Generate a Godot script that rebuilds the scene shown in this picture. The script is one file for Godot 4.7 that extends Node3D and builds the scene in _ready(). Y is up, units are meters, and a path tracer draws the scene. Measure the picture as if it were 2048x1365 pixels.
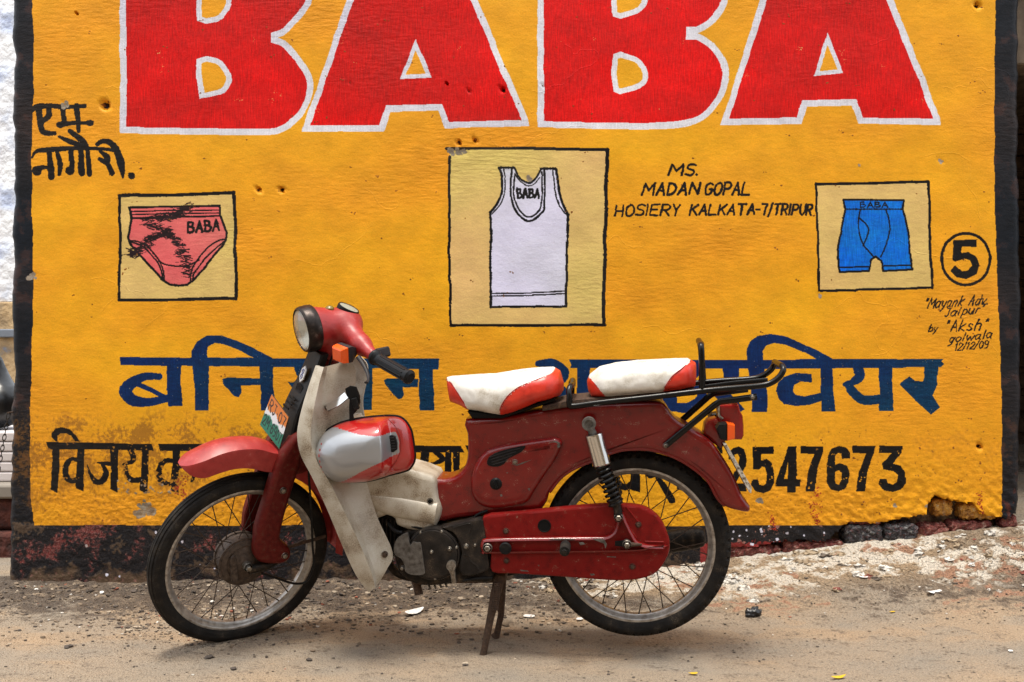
extends Node3D
# A red step-through moped parked in front of a hand-painted yellow advertising wall.
# Units are metres, y is up. Pixel pairs in the tables below are places in the photograph; at() turns a pixel
# into a point on a stated plane (the wall, the ground, or a plane of the moped), so that every thing has its own depth.

const FOCAL := 1980.0
const EYE := Vector3(0.0, 0.906, 3.0)
const WALL_Z := -0.55
const TEX_TOP := -330.0          # photograph row at the top of the painted wall's texture
const TEX_W := 2048
const TEX_H := 1536

var bike := Transform3D()        # the moped's own frame: x to the rear, y up, z to its left side (towards the street)
var steer := Transform3D()       # the turned handlebar, in the moped's frame
var front := Transform3D()       # bike * steer
var rng := RandomNumberGenerator.new()
var M := {}
var used_names := {}


# ---------------------------------------------------------------- placing
func at(frame: Transform3D, u: float, v: float, z: float) -> Vector3:
	var inv := frame.affine_inverse()
	var o := inv * EYE
	var d := inv.basis * Vector3((u - 1024.0) / FOCAL, -(v - 682.5) / FOCAL, -1.0)
	return o + d * ((z - o.z) / d.z)

func wall_at(u: float, v: float) -> Vector3:
	var s := (EYE.z - WALL_Z) / FOCAL
	return Vector3((u - 1024.0) * s, EYE.y - (v - 682.5) * s, WALL_Z)

func trace(frame: Transform3D, a: Array, z: float) -> PackedVector2Array:
	var out := PackedVector2Array()
	for i in range(0, a.size(), 2):
		var p := at(frame, a[i], a[i + 1], z)
		out.append(Vector2(p.x, p.y))
	return out

func path3(frame: Transform3D, a: Array) -> PackedVector3Array:   # triples u, v, z
	var out := PackedVector3Array()
	for i in range(0, a.size(), 3):
		out.append(at(frame, a[i], a[i + 1], a[i + 2]))
	return out

func on_ground(u: float, v: float) -> Vector3:
	var z := 1.2
	for k in 1800:
		var x := (u - 1024.0) * (EYE.z - z) / FOCAL
		if 682.5 + (EYE.y - ground_height(x, z)) * FOCAL / (EYE.z - z) <= v:
			break
		z -= 0.001
	var xx := (u - 1024.0) * (EYE.z - z) / FOCAL
	return Vector3(xx, ground_height(xx, z), z)


# ---------------------------------------------------------------- mesh building
class Shape:
	var v := PackedVector3Array()
	var t := PackedInt32Array()
	var uv := PackedVector2Array()

	func quad(a: int, b: int, c: int, d: int) -> void:
		t.append_array(PackedInt32Array([a, b, c, a, c, d]))

	func grid(rows: Array, close_ring := false) -> int:
		var base := v.size()
		var n: int = rows[0].size()
		for r in rows:
			v.append_array(r)
		for i in rows.size() - 1:
			for j in (n if close_ring else n - 1):
				var k := (j + 1) % n
				quad(base + i * n + j, base + i * n + k, base + (i + 1) * n + k, base + (i + 1) * n + j)
		return base

	func fan(first: int, n: int, flip: bool) -> void:
		var c := Vector3.ZERO
		for i in n:
			c += v[first + i]
		v.append(c / n)
		var m := v.size() - 1
		for i in n:
			var k := (i + 1) % n
			if flip:
				t.append_array(PackedInt32Array([m, first + k, first + i]))
			else:
				t.append_array(PackedInt32Array([m, first + i, first + k]))

	func tube(p: PackedVector3Array, radii, sides := 10, caps := true, flat := 1.0) -> void:
		var rows := []
		var n := p.size()
		var side := Vector3.ZERO
		for i in n:
			var d := (p[mini(i + 1, n - 1)] - p[maxi(i - 1, 0)]).normalized()
			if side == Vector3.ZERO:
				side = d.cross(Vector3(0, 0, 1))
				if side.length() < 0.2:
					side = d.cross(Vector3(0, 1, 0))
			side = (side - d * side.dot(d)).normalized()
			var up := d.cross(side)
			var r: float = radii if radii is float else radii[i]
			var ring := PackedVector3Array()
			for k in sides:
				var a := TAU * k / sides
				ring.append(p[i] + (side * cos(a) + up * sin(a) * flat) * r)
			rows.append(ring)
		var b := grid(rows, true)
		if caps:
			fan(b, sides, true)
			fan(b + (n - 1) * sides, sides, false)

	func lathe(xf: Transform3D, prof: Array, seg := 32, blocks_above := -1.0) -> void:   # prof: Vector2(radius, height along z)
		var rows := []
		for q in prof:
			var ring := PackedVector3Array()
			for k in seg:
				var a := TAU * k / seg
				var r: float = q.x
				var w := absf(q.y)
				if blocks_above > 0.0 and r > blocks_above:   # tread blocks of a tyre
					if w > 0.0165 and w < 0.0275:
						r += -0.0062 if fmod(a / TAU * 64.0, 1.0) > 0.66 else 0.0008
					elif w > 0.004 and w <= 0.0165 and fmod(a / TAU * 64.0 + w * 40.0, 1.0) > 0.7:
						r -= 0.004
				ring.append(xf * Vector3(r * cos(a), r * sin(a), q.y))
			rows.append(ring)
		grid(rows, true)

	func slab(poly: PackedVector2Array, layers: Array, xf := Transform3D()) -> void:   # layers: Vector2(z, inset)
		var q := poly
		if Geometry2D.is_polygon_clockwise(q):
			q.reverse()
		var n := q.size()
		var nor := PackedVector2Array()
		for i in n:
			var a := (q[i] - q[(i + n - 1) % n]).normalized()
			var b := (q[(i + 1) % n] - q[i]).normalized()
			var na := Vector2(-a.y, a.x)
			var nb := Vector2(-b.y, b.x)
			var m := (na + nb)
			m = m.normalized() if m.length() > 0.01 else na
			nor.append(m / maxf(0.55, m.dot(na)))
		var rows := []
		var rings := []
		for l in layers:
			var ring := PackedVector3Array()
			var flat := PackedVector2Array()
			for i in n:
				var p: Vector2 = q[i] + nor[i] * l.y
				flat.append(p)
				ring.append(xf * Vector3(p.x, p.y, l.x))
			rows.append(ring)
			rings.append(flat)
		var base := grid(rows, true)
		for e in [0, layers.size() - 1]:
			var tri := Geometry2D.triangulate_polygon(rings[e])
			if tri.is_empty():
				tri = Geometry2D.triangulate_polygon(rings[layers.size() / 2])
			var off: int = base + e * n
			for i in range(0, tri.size(), 3):
				if e == 0:
					t.append_array(PackedInt32Array([off + tri[i], off + tri[i + 2], off + tri[i + 1]]))
				else:
					t.append_array(PackedInt32Array([off + tri[i], off + tri[i + 1], off + tri[i + 2]]))

	func rounded_box(xf: Transform3D, size: Vector3, bevel: float) -> void:
		var x := size.x / 2
		var y := size.y / 2
		var z := size.z / 2
		var p := PackedVector2Array()
		for c in [[1, 1, 0.0], [-1, 1, PI / 2], [-1, -1, PI], [1, -1, PI * 1.5]]:
			for k in 4:
				var a: float = c[2] + PI / 2 * k / 3
				p.append(Vector2(c[0] * (x - bevel) + bevel * cos(a), c[1] * (y - bevel) + bevel * sin(a)))
		slab(p, [Vector2(-z, bevel * 0.8), Vector2(-z + bevel * 0.3, bevel * 0.25), Vector2(-z + bevel, 0), Vector2(z - bevel, 0), Vector2(z - bevel * 0.3, bevel * 0.25), Vector2(z, bevel * 0.8)], xf)

	func rough_block(size: Vector3, bevel: float, n: FastNoiseLite, amount: float, shift: float) -> void:   # a worn brick or stone
		var half := size / 2
		var inner := half - Vector3(bevel, bevel, bevel)
		for side in 6:
			var ax := side / 2
			var sg := 1.0 if side % 2 == 0 else -1.0
			var b1 := (ax + 1) % 3
			var b2 := (ax + 2) % 3
			var n1 := clampi(int(size[b1] / 0.006), 4, 26)
			var n2 := clampi(int(size[b2] / 0.006), 4, 26)
			var rows := []
			for i in n1 + 1:
				var r := PackedVector3Array()
				for j in n2 + 1:
					var p := Vector3.ZERO
					p[ax] = half[ax] * sg
					p[b1] = lerpf(-half[b1], half[b1], float(i) / n1)
					p[b2] = lerpf(-half[b2], half[b2], float(j) / n2) * sg
					var c := p.clamp(-inner, inner)
					p = c + (p - c).normalized() * bevel
					var w := p * 1000.0 + Vector3(shift, 0, 0)
					p += Vector3(n.get_noise_3d(w.x, w.y, w.z), n.get_noise_3d(w.y + 50.0, w.z, w.x), n.get_noise_3d(w.z, w.x + 90.0, w.y)) * amount
					r.append(p)
				rows.append(r)
			grid(rows)

	func sheet(rows: Array, thick: float) -> void:   # an open patch given some thickness
		var nr := rows.size()
		var nc: int = rows[0].size()
		var back := []
		for i in nr:
			var r := PackedVector3Array()
			for j in nc:
				var du: Vector3 = rows[i][mini(j + 1, nc - 1)] - rows[i][maxi(j - 1, 0)]
				var dv: Vector3 = rows[mini(i + 1, nr - 1)][j] - rows[maxi(i - 1, 0)][j]
				var m := du.cross(dv).normalized()
				r.append(rows[i][j] + m * thick)
			back.append(r)
		var a := grid(rows)
		var b := v.size()
		for r in back:
			v.append_array(r)
		for i in nr - 1:
			for j in nc - 1:
				quad(b + i * nc + j, b + (i + 1) * nc + j, b + (i + 1) * nc + j + 1, b + i * nc + j + 1)
		for i in nr - 1:
			quad(a + i * nc, a + (i + 1) * nc, b + (i + 1) * nc, b + i * nc)
			quad(a + i * nc + nc - 1, b + i * nc + nc - 1, b + (i + 1) * nc + nc - 1, a + (i + 1) * nc + nc - 1)
		for j in nc - 1:
			quad(a + j, b + j, b + j + 1, a + j + 1)
			var o := (nr - 1) * nc
			quad(a + o + j, a + o + j + 1, b + o + j + 1, b + o + j)

	func mesh(limit := 42.0, keep := false) -> ArrayMesh:
		var nf := t.size() / 3
		var fn := PackedVector3Array()
		fn.resize(nf)
		var vol := 0.0
		var c := Vector3.ZERO
		for p in v:
			c += p
		c /= maxi(1, v.size())
		for f in nf:
			var a := v[t[f * 3]]
			var b := v[t[f * 3 + 1]]
			var d := v[t[f * 3 + 2]]
			var m := (b - a).cross(d - a)
			fn[f] = m
			vol += m.dot(a - c)
		if vol < 0.0 and not keep:
			for f in nf:
				fn[f] = -fn[f]
				var s := t[f * 3 + 1]
				t[f * 3 + 1] = t[f * 3 + 2]
				t[f * 3 + 2] = s
		var start := PackedInt32Array()
		start.resize(v.size() + 1)
		for i in t:
			start[i + 1] += 1
		for i in v.size():
			start[i + 1] += start[i]
		var fill := start.duplicate()
		var list := PackedInt32Array()
		list.resize(t.size())
		for i in t.size():
			list[fill[t[i]]] = i / 3
			fill[t[i]] += 1
		var unit := PackedVector3Array()
		unit.resize(nf)
		for f in nf:
			unit[f] = fn[f].normalized()
		var lim := cos(deg_to_rad(limit))
		var ov := PackedVector3Array()
		var on := PackedVector3Array()
		var ou := PackedVector2Array()
		ov.resize(nf * 3)
		on.resize(nf * 3)
		if uv.size() == v.size():
			ou.resize(nf * 3)
		for f in nf:
			for k in 3:
				var i := t[f * 3 + [0, 2, 1][k]]
				var s := Vector3.ZERO
				for e in range(start[i], start[i + 1]):
					var g := list[e]
					if unit[g].dot(unit[f]) > lim:
						s += fn[g]
				ov[f * 3 + k] = v[i]
				on[f * 3 + k] = s.normalized() if s.length() > 1e-14 else unit[f]
				if ou.size():
					ou[f * 3 + k] = uv[i]
		var arr := []
		arr.resize(Mesh.ARRAY_MAX)
		arr[Mesh.ARRAY_VERTEX] = ov
		arr[Mesh.ARRAY_NORMAL] = on
		if ou.size():
			arr[Mesh.ARRAY_TEX_UV] = ou
		var out := ArrayMesh.new()
		out.add_surface_from_arrays(Mesh.PRIMITIVE_TRIANGLES, arr)
		return out


func smooth_loop(p: PackedVector2Array, n := 4) -> PackedVector2Array:   # closed Catmull-Rom
	var out := PackedVector2Array()
	var c := p.size()
	for i in c:
		for k in n:
			out.append(p[i].cubic_interpolate(p[(i + 1) % c], p[(i + c - 1) % c], p[(i + 2) % c], float(k) / n))
	return out

func smooth_line(p: PackedVector3Array, n := 5) -> PackedVector3Array:
	var out := PackedVector3Array()
	var c := p.size()
	for i in c - 1:
		for k in n:
			out.append(p[i].cubic_interpolate(p[i + 1], p[maxi(i - 1, 0)], p[mini(i + 2, c - 1)], float(k) / n))
	out.append(p[c - 1])
	return out

func smooth_vals(a: Array, n := 5) -> Array:
	var out := []
	for i in a.size() - 1:
		for k in n:
			out.append(lerpf(a[i], a[i + 1], float(k) / n))
	out.append(a[-1])
	return out

func rounded(z0: float, z1: float, bevel: float) -> Array:
	return [Vector2(z0, bevel * 0.9), Vector2(z0 + (z1 - z0) * 0.02 + bevel * 0.25, bevel * 0.3), Vector2(z0 + bevel, 0), Vector2(z1 - bevel, 0), Vector2(z1 - bevel * 0.25, bevel * 0.3), Vector2(z1, bevel * 0.9)]

# capsules [a, b, ra, rb] joined with a smooth minimum and meshed as surface nets
func nets(caps: Array, blend: float, cell: float) -> Shape:
	var lo := Vector3(1e9, 1e9, 1e9)
	var hi := -lo
	for c in caps:
		for e in 2:
			var r: float = c[2 + e] + cell * 3.0 + blend
			lo = lo.min(c[e] - Vector3(r, r, r))
			hi = hi.max(c[e] + Vector3(r, r, r))
	var n := Vector3i((hi - lo) / cell) + Vector3i(2, 2, 2)
	var f := PackedFloat32Array()
	f.resize(n.x * n.y * n.z)
	var at_ := 0
	for z in n.z:
		for y in n.y:
			for x in n.x:
				var p := lo + Vector3(x, y, z) * cell
				var d := 1e9
				for c in caps:
					var ab: Vector3 = c[1] - c[0]
					var h := clampf((p - c[0]).dot(ab) / maxf(ab.length_squared(), 1e-9), 0, 1)
					var e: float = (p - c[0] - ab * h).length() - lerpf(c[2], c[3], h)
					var k := clampf(0.5 + 0.5 * (d - e) / blend, 0, 1)
					d = lerpf(d, e, k) - blend * k * (1 - k) if d < 1e8 else e
				f[at_] = d
				at_ += 1
	var s := Shape.new()
	var index := {}
	var step := [1, n.x, n.x * n.y]
	for z in n.z - 1:
		for y in n.y - 1:
			for x in n.x - 1:
				var o: int = x + n.x * (y + n.y * z)
				var count := 0
				var sum := Vector3.ZERO
				for e in 12:
					var ax := e / 4
					var b1 := (ax + 1) % 3
					var b2 := (ax + 2) % 3
					var c0 := Vector3.ZERO
					c0[b1] = e & 1
					c0[b2] = (e >> 1) & 1
					var i0: int = o + int(c0.x) * step[0] + int(c0.y) * step[1] + int(c0.z) * step[2]
					var i1: int = i0 + step[ax]
					if (f[i0] < 0) != (f[i1] < 0):
						c0[ax] = f[i0] / (f[i0] - f[i1])
						sum += c0
						count += 1
				if count:
					index[o] = s.v.size()
					s.v.append(lo + (Vector3(x, y, z) + sum / count) * cell)
	for z in range(1, n.z - 1):
		for y in range(1, n.y - 1):
			for x in range(1, n.x - 1):
				var o: int = x + n.x * (y + n.y * z)
				for ax in 3:
					if (f[o] < 0) != (f[o + step[ax]] < 0):
						var s1: int = step[(ax + 1) % 3]
						var s2: int = step[(ax + 2) % 3]
						if index.has(o) and index.has(o - s1) and index.has(o - s2) and index.has(o - s1 - s2):
							if f[o] < 0:
								s.quad(index[o], index[o - s1], index[o - s1 - s2], index[o - s2])
							else:
								s.quad(index[o], index[o - s2], index[o - s1 - s2], index[o - s1])
	return s


# ---------------------------------------------------------------- nodes
func free_name(called: String) -> String:
	used_names[called] = used_names.get(called, -1) + 1
	return called if used_names[called] == 0 else "%s_%03d" % [called, used_names[called]]

func tag(o: Node3D, label: String, category: String, group := "") -> Node3D:
	o.set_meta("label", label)
	o.set_meta("category", category)
	if group:
		o.set_meta("group", group)
	return o

func thing(called: String, label: String, category: String, where := Transform3D(), group := "") -> Node3D:
	var o := Node3D.new()
	o.name = free_name(called)
	o.transform = where
	add_child(o)
	return tag(o, label, category, group)

func part(parent: Node, called: String, what, material: Material, xf := Transform3D(), limit := 42.0) -> MeshInstance3D:
	var o := MeshInstance3D.new()
	o.name = free_name(called) if parent == self else called
	o.mesh = what.mesh(limit) if what is Shape else what
	o.material_override = material
	o.transform = xf
	parent.add_child(o, true)
	return o

func group_part(parent: Node, called: String, xf := Transform3D()) -> Node3D:
	var o := Node3D.new()
	o.name = called
	o.transform = xf
	parent.add_child(o, true)
	return o


# ---------------------------------------------------------------- materials
func noise(kind: int, freq: float, octaves: int, number: int) -> FastNoiseLite:
	var n := FastNoiseLite.new()
	n.noise_type = kind
	n.frequency = freq
	n.fractal_octaves = octaves
	n.seed = number
	return n

func noise_bytes(size: int, freq: float, octaves: int, number: int) -> PackedByteArray:
	var im := noise(FastNoiseLite.TYPE_SIMPLEX_SMOOTH, freq, octaves, number).get_seamless_image(size, size)
	im.convert(Image.FORMAT_L8)
	return im.get_data()

# ramp: [position 0..255, Color] pairs over a layered noise
func ramp_texture(size: int, freq: float, octaves: int, number: int, ramp: Array, fine := 0.0) -> ImageTexture:
	var a := noise_bytes(size, freq, octaves, number)
	var b := noise_bytes(size, 0.25, 2, number + 77)
	var lut := []
	for i in 256:
		var c: Color = ramp[0][1]
		for k in ramp.size() - 1:
			if i >= ramp[k][0]:
				c = ramp[k][1].lerp(ramp[k + 1][1], clampf(float(i - ramp[k][0]) / maxf(1, ramp[k + 1][0] - ramp[k][0]), 0, 1))
		lut.append(c)
	var out := PackedByteArray()
	out.resize(size * size * 3)
	for i in size * size:
		var k := clampi(int(a[i] + (b[i] - 128) * fine), 0, 255)
		var c: Color = lut[k]
		out[i * 3] = c.r8
		out[i * 3 + 1] = c.g8
		out[i * 3 + 2] = c.b8
	return ImageTexture.create_from_image(Image.create_from_data(size, size, false, Image.FORMAT_RGB8, out))

func bump_texture(size: int, freq: float, octaves: int, number: int, strength: float) -> ImageTexture:
	var im := noise(FastNoiseLite.TYPE_SIMPLEX_SMOOTH, freq, octaves, number).get_seamless_image(size, size)
	im.convert(Image.FORMAT_RGBA8)
	im.bump_map_to_normal_map(strength)
	return ImageTexture.create_from_image(im)

func mat(key: String, color: Color, rough: float, metal := 0.0, tex: Texture2D = null, scale := 4.0, bump: Texture2D = null, bump_scale := 1.0) -> StandardMaterial3D:
	var m := StandardMaterial3D.new()
	m.resource_name = key
	m.albedo_color = color
	m.roughness = rough
	m.metallic = metal
	if tex or bump:
		m.uv1_triplanar = true
		m.uv1_scale = Vector3(scale, scale, scale)
	if tex:
		m.albedo_texture = tex
	if bump:
		m.normal_enabled = true
		m.normal_texture = bump
		m.normal_scale = bump_scale
	M[key] = m
	return m

func rgb(r: int, g: int, b: int) -> Color:
	return Color8(r, g, b)


# ---------------------------------------------------------------- the scene
func _ready() -> void:
	rng.seed = 20091212
	var cam := Camera3D.new()
	cam.name = "camera"
	cam.position = EYE
	cam.fov = rad_to_deg(2.0 * atan(682.5 / FOCAL))
	cam.near = 0.05
	cam.far = 400.0
	add_child(cam)
	cam.current = true

	var env := Environment.new()
	env.background_mode = Environment.BG_SKY
	var sky := Sky.new()
	var air := ProceduralSkyMaterial.new()
	air.sky_top_color = Color(0.93, 0.95, 0.98)
	air.sky_horizon_color = Color(0.66, 0.68, 0.70)
	air.sky_curve = 0.2
	air.ground_bottom_color = Color(0.36, 0.32, 0.28)
	air.ground_horizon_color = Color(0.5, 0.47, 0.43)
	air.sun_angle_max = 30.0
	sky.sky_material = air
	env.sky = sky
	env.background_energy_multiplier = 0.78
	env.tonemap_mode = Environment.TONE_MAPPER_LINEAR
	env.tonemap_exposure = 2.95
	env.sdfgi_enabled = true
	env.ssao_enabled = true
	env.ssil_enabled = true
	var we := WorldEnvironment.new()
	we.name = "environment"
	we.environment = env
	add_child(we)

	var sun := DirectionalLight3D.new()
	sun.name = "sun"
	sun.light_energy = 0.5
	sun.light_angular_distance = 14.0
	sun.light_color = Color(1.0, 0.97, 0.92)
	sun.shadow_enabled = true
	sun.rotation_degrees = Vector3(-80.0, -20.0, 0.0)
	add_child(sun)

	# the moped stands a little turned from the wall and leans towards the street, on ground that falls that way
	var b := Basis(Vector3(0, 1, 0), deg_to_rad(-5.5)) * Basis(Vector3(1, 0, 0), deg_to_rad(4.0))
	bike = Transform3D(b, Vector3(-0.05, -0.002, 0.05))
	var rake := deg_to_rad(20.0)
	var axis := Vector3(sin(rake), cos(rake), 0)
	var head := at(bike, 668.0, 690.0, 0.0)
	var turn := Basis(axis, deg_to_rad(40.8))
	steer = Transform3D(turn, head - turn * head)
	front = bike * steer

	make_materials()
	build_ground()
	build_wall()
	build_surroundings()
	build_moped()
	build_helmet()
	build_litter()


func make_materials() -> void:
	var fleck := bump_texture(256, 0.05, 4, 5, 3.0)
	# moped paint: old red enamel, faded on the handlebar cover and the front mudguard
	var red := ramp_texture(512, 0.02, 5, 11, [[0, rgb(80, 8, 7)], [70, rgb(104, 9, 8)], [150, rgb(112, 10, 8)], [205, rgb(108, 12, 10)], [228, rgb(100, 22, 18)], [246, rgb(112, 62, 50)], [255, rgb(146, 118, 102)]], 0.85)
	mat("red", Color.WHITE, 0.3, 0.0, red, 2.2).clearcoat_enabled = true
	M.red.metallic_specular = 0.35
	M.red.clearcoat = 0.5
	M.red.clearcoat_roughness = 0.1
	var faded := ramp_texture(512, 0.02, 5, 12, [[0, rgb(122, 24, 22)], [80, rgb(145, 31, 29)], [160, rgb(152, 37, 34)], [225, rgb(160, 54, 49)], [255, rgb(176, 104, 94)]], 0.5)
	mat("faded_red", Color.WHITE, 0.42, 0.0, faded, 2.4)
	var rusty_red := ramp_texture(512, 0.03, 5, 13, [[0, rgb(66, 14, 12)], [110, rgb(90, 18, 15)], [160, rgb(96, 24, 19)], [195, rgb(86, 36, 27)], [235, rgb(80, 50, 38)], [255, rgb(96, 76, 62)]], 0.85)
	mat("fork_red", Color.WHITE, 0.5, 0.0, rusty_red, 3.0)
	mat("case_red", Color.WHITE, 0.48, 0.0, ramp_texture(512, 0.02, 5, 14, [[0, rgb(88, 12, 11)], [90, rgb(110, 15, 13)], [180, rgb(117, 18, 15)], [228, rgb(104, 26, 21)], [250, rgb(112, 72, 58)], [255, rgb(140, 112, 96)]], 0.8), 2.4)
	var cream := ramp_texture(512, 0.012, 5, 15, [[0, rgb(84, 66, 48)], [38, rgb(120, 102, 80)], [85, rgb(152, 141, 123)], [140, rgb(172, 163, 147)], [255, rgb(186, 180, 167)]], 0.5)
	mat("cream", Color.WHITE, 0.46, 0.0, cream, 1.7)
	var vinyl_bump := bump_texture(256, 0.03, 3, 21, 1.5)
	mat("white_vinyl", Color.WHITE, 0.42, 0.0, ramp_texture(256, 0.02, 4, 22, [[0, rgb(160, 148, 128)], [60, rgb(194, 187, 174)], [130, rgb(214, 210, 201)], [255, rgb(226, 223, 217)]], 0.45), 3.0, vinyl_bump, 0.5)
	mat("red_vinyl", Color.WHITE, 0.38, 0.0, ramp_texture(256, 0.02, 4, 23, [[0, rgb(150, 30, 18)], [90, rgb(196, 46, 28)], [255, rgb(208, 58, 38)]], 0.2), 3.0, vinyl_bump, 0.5)
	mat("piping", rgb(132, 26, 20), 0.45)
	mat("rubber", Color.WHITE, 0.72, 0.0, ramp_texture(512, 0.015, 5, 31, [[0, rgb(21, 20, 19)], [120, rgb(29, 27, 26)], [180, rgb(40, 36, 32)], [235, rgb(60, 53, 45)], [255, rgb(88, 78, 66)]], 0.6), 2.0, fleck, 0.6)
	mat("black_plastic", Color.WHITE, 0.42, 0.0, ramp_texture(256, 0.03, 4, 32, [[0, rgb(14, 14, 15)], [150, rgb(20, 20, 21)], [220, rgb(34, 31, 28)], [255, rgb(62, 55, 47)]], 0.3), 4.0)
	mat("dark_grey_plastic", rgb(44, 41, 42), 0.45)
	mat("black_enamel", rgb(12, 11, 11), 0.26).metallic_specular = 0.35
	mat("black_grip", rgb(24, 25, 27), 0.38)
	mat("chrome", rgb(206, 204, 200), 0.14, 1.0)
	mat("worn_chrome", Color.WHITE, 0.3, 1.0, ramp_texture(512, 0.03, 5, 33, [[0, rgb(70, 58, 48)], [60, rgb(120, 110, 100)], [120, rgb(176, 172, 166)], [255, rgb(198, 195, 190)]], 0.5), 5.0)
	mat("rim_metal", Color.WHITE, 0.34, 0.6, ramp_texture(512, 0.02, 5, 34, [[0, rgb(84, 74, 66)], [60, rgb(128, 121, 113)], [130, rgb(160, 155, 149)], [255, rgb(186, 182, 176)]], 0.4), 4.0)
	mat("bezel", Color.WHITE, 0.38, 0.7, ramp_texture(256, 0.03, 5, 35, [[0, rgb(26, 22, 20)], [150, rgb(44, 37, 34)], [200, rgb(66, 56, 52)], [255, rgb(104, 92, 88)]], 0.5), 6.0)
	mat("spoke_steel", rgb(58, 47, 40), 0.5, 0.6)
	mat("steel", Color.WHITE, 0.42, 0.8, ramp_texture(256, 0.04, 4, 36, [[0, rgb(64, 54, 44)], [110, rgb(120, 112, 102)], [255, rgb(160, 156, 148)]], 0.5), 8.0)
	var grime := ramp_texture(512, 0.018, 5, 37, [[0, rgb(16, 14, 12)], [110, rgb(26, 23, 21)], [165, rgb(42, 35, 29)], [215, rgb(68, 57, 46)], [255, rgb(96, 82, 66)]], 0.5)
	mat("engine", Color.WHITE, 0.5, 0.2, grime, 3.5, fleck, 0.5)
	mat("engine_case", Color.WHITE, 0.32, 0.45, ramp_texture(512, 0.015, 5, 38, [[0, rgb(32, 30, 29)], [120, rgb(46, 43, 41)], [190, rgb(58, 52, 47)], [255, rgb(92, 80, 68)]], 0.6), 2.0)
	mat("bare_alloy", Color.WHITE, 0.55, 0.3, ramp_texture(256, 0.03, 5, 39, [[0, rgb(46, 41, 36)], [80, rgb(74, 69, 63)], [160, rgb(92, 88, 83)], [255, rgb(108, 104, 99)]], 0.5), 6.0)
	mat("drum", Color.WHITE, 0.6, 0.3, ramp_texture(512, 0.02, 5, 40, [[0, rgb(42, 33, 27)], [120, rgb(66, 54, 46)], [255, rgb(94, 80, 70)]], 0.5), 5.0, fleck, 0.6)
	mat("rust", Color.WHITE, 0.85, 0.1, ramp_texture(256, 0.04, 5, 41, [[0, rgb(44, 31, 23)], [130, rgb(66, 48, 36)], [255, rgb(94, 72, 54)]], 0.5), 8.0, fleck, 0.8)
	mat("black_dark", rgb(14, 13, 13), 0.7)
	for k in ["black_plastic", "rubber", "dark_grey_plastic", "black_grip", "black_dark", "engine", "engine_case", "fork_red", "case_red"]:
		M[k].metallic_specular = 0.28
	# lamps and plates
	mat("amber", rgb(224, 84, 18), 0.25)
	mat("tail_red", rgb(128, 18, 18), 0.25)
	var glass := mat("lamp_glass", rgb(196, 198, 186), 0.06)
	glass.transparency = BaseMaterial3D.TRANSPARENCY_ALPHA
	glass.albedo_color.a = 0.3
	mat("reflector", rgb(190, 186, 172), 0.28, 0.9)
	mat("dial", rgb(138, 146, 136), 0.3)
	# helmet
	mat("helmet_silver", rgb(148, 150, 153), 0.34, 0.55).clearcoat_enabled = true
	M.helmet_silver.clearcoat = 0.8
	M.helmet_silver.clearcoat_roughness = 0.08
	mat("helmet_red", rgb(160, 16, 14), 0.3).clearcoat_enabled = true
	M.helmet_red.clearcoat = 1.0
	M.helmet_red.clearcoat_roughness = 0.05
	# litter
	mat("paper", Color.WHITE, 0.8, 0.0, ramp_texture(128, 0.05, 4, 62, [[0, rgb(150, 140, 124)], [90, rgb(196, 193, 188)], [255, rgb(216, 217, 220)]], 0.5), 12.0)
	mat("leaf", rgb(196, 160, 26), 0.6)
	mat("black_bag", rgb(20, 21, 23), 0.3)
	mat("link", rgb(52, 46, 40), 0.5, 0.7)


# ---------------------------------------------------------------- the painted wall
var ids := PackedByteArray()
enum {YELLOW, RED, WHITE, BLACK, BLUE, CREAM, PINK, LILAC, AZURE, BORDER, SPECK, PLASTER, SCUFF, RUST}

func fill(poly: PackedVector2Array, id: int) -> void:
	var n := poly.size()
	var top := 1e9
	var low := -1e9
	for p in poly:
		top = minf(top, p.y)
		low = maxf(low, p.y)
	for y in range(maxi(0, int(top - TEX_TOP)), mini(TEX_H - 1, int(low - TEX_TOP) + 1)):
		var cuts := []
		var yy := y + TEX_TOP + 0.5
		for i in n:
			var a := poly[i]
			var b := poly[(i + 1) % n]
			if (a.y <= yy) != (b.y <= yy):
				cuts.append(a.x + (yy - a.y) / (b.y - a.y) * (b.x - a.x))
		cuts.sort()
		for k in range(0, cuts.size() - 1, 2):
			for x in range(maxi(0, roundi(cuts[k])), mini(TEX_W, roundi(cuts[k + 1]))):
				ids[y * TEX_W + x] = id

func pts(a: Array, ox := 0.0, oy := 0.0, s := 1.0) -> PackedVector2Array:
	var out := PackedVector2Array()
	for i in range(0, a.size(), 2):
		out.append(Vector2(a[i] * s + ox, a[i + 1] * s + oy))
	return out

func dab(x: float, y: float, r: float, id: int) -> void:
	var cy := y - TEX_TOP
	for yy in range(maxi(0, int(cy - r)), mini(TEX_H, int(cy + r) + 2)):
		var h := r * r - (yy + 0.5 - cy) * (yy + 0.5 - cy)
		if h > 0.0:
			h = sqrt(h)
			for xx in range(maxi(0, roundi(x - h)), mini(TEX_W, roundi(x + h))):
				ids[yy * TEX_W + xx] = id

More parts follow.
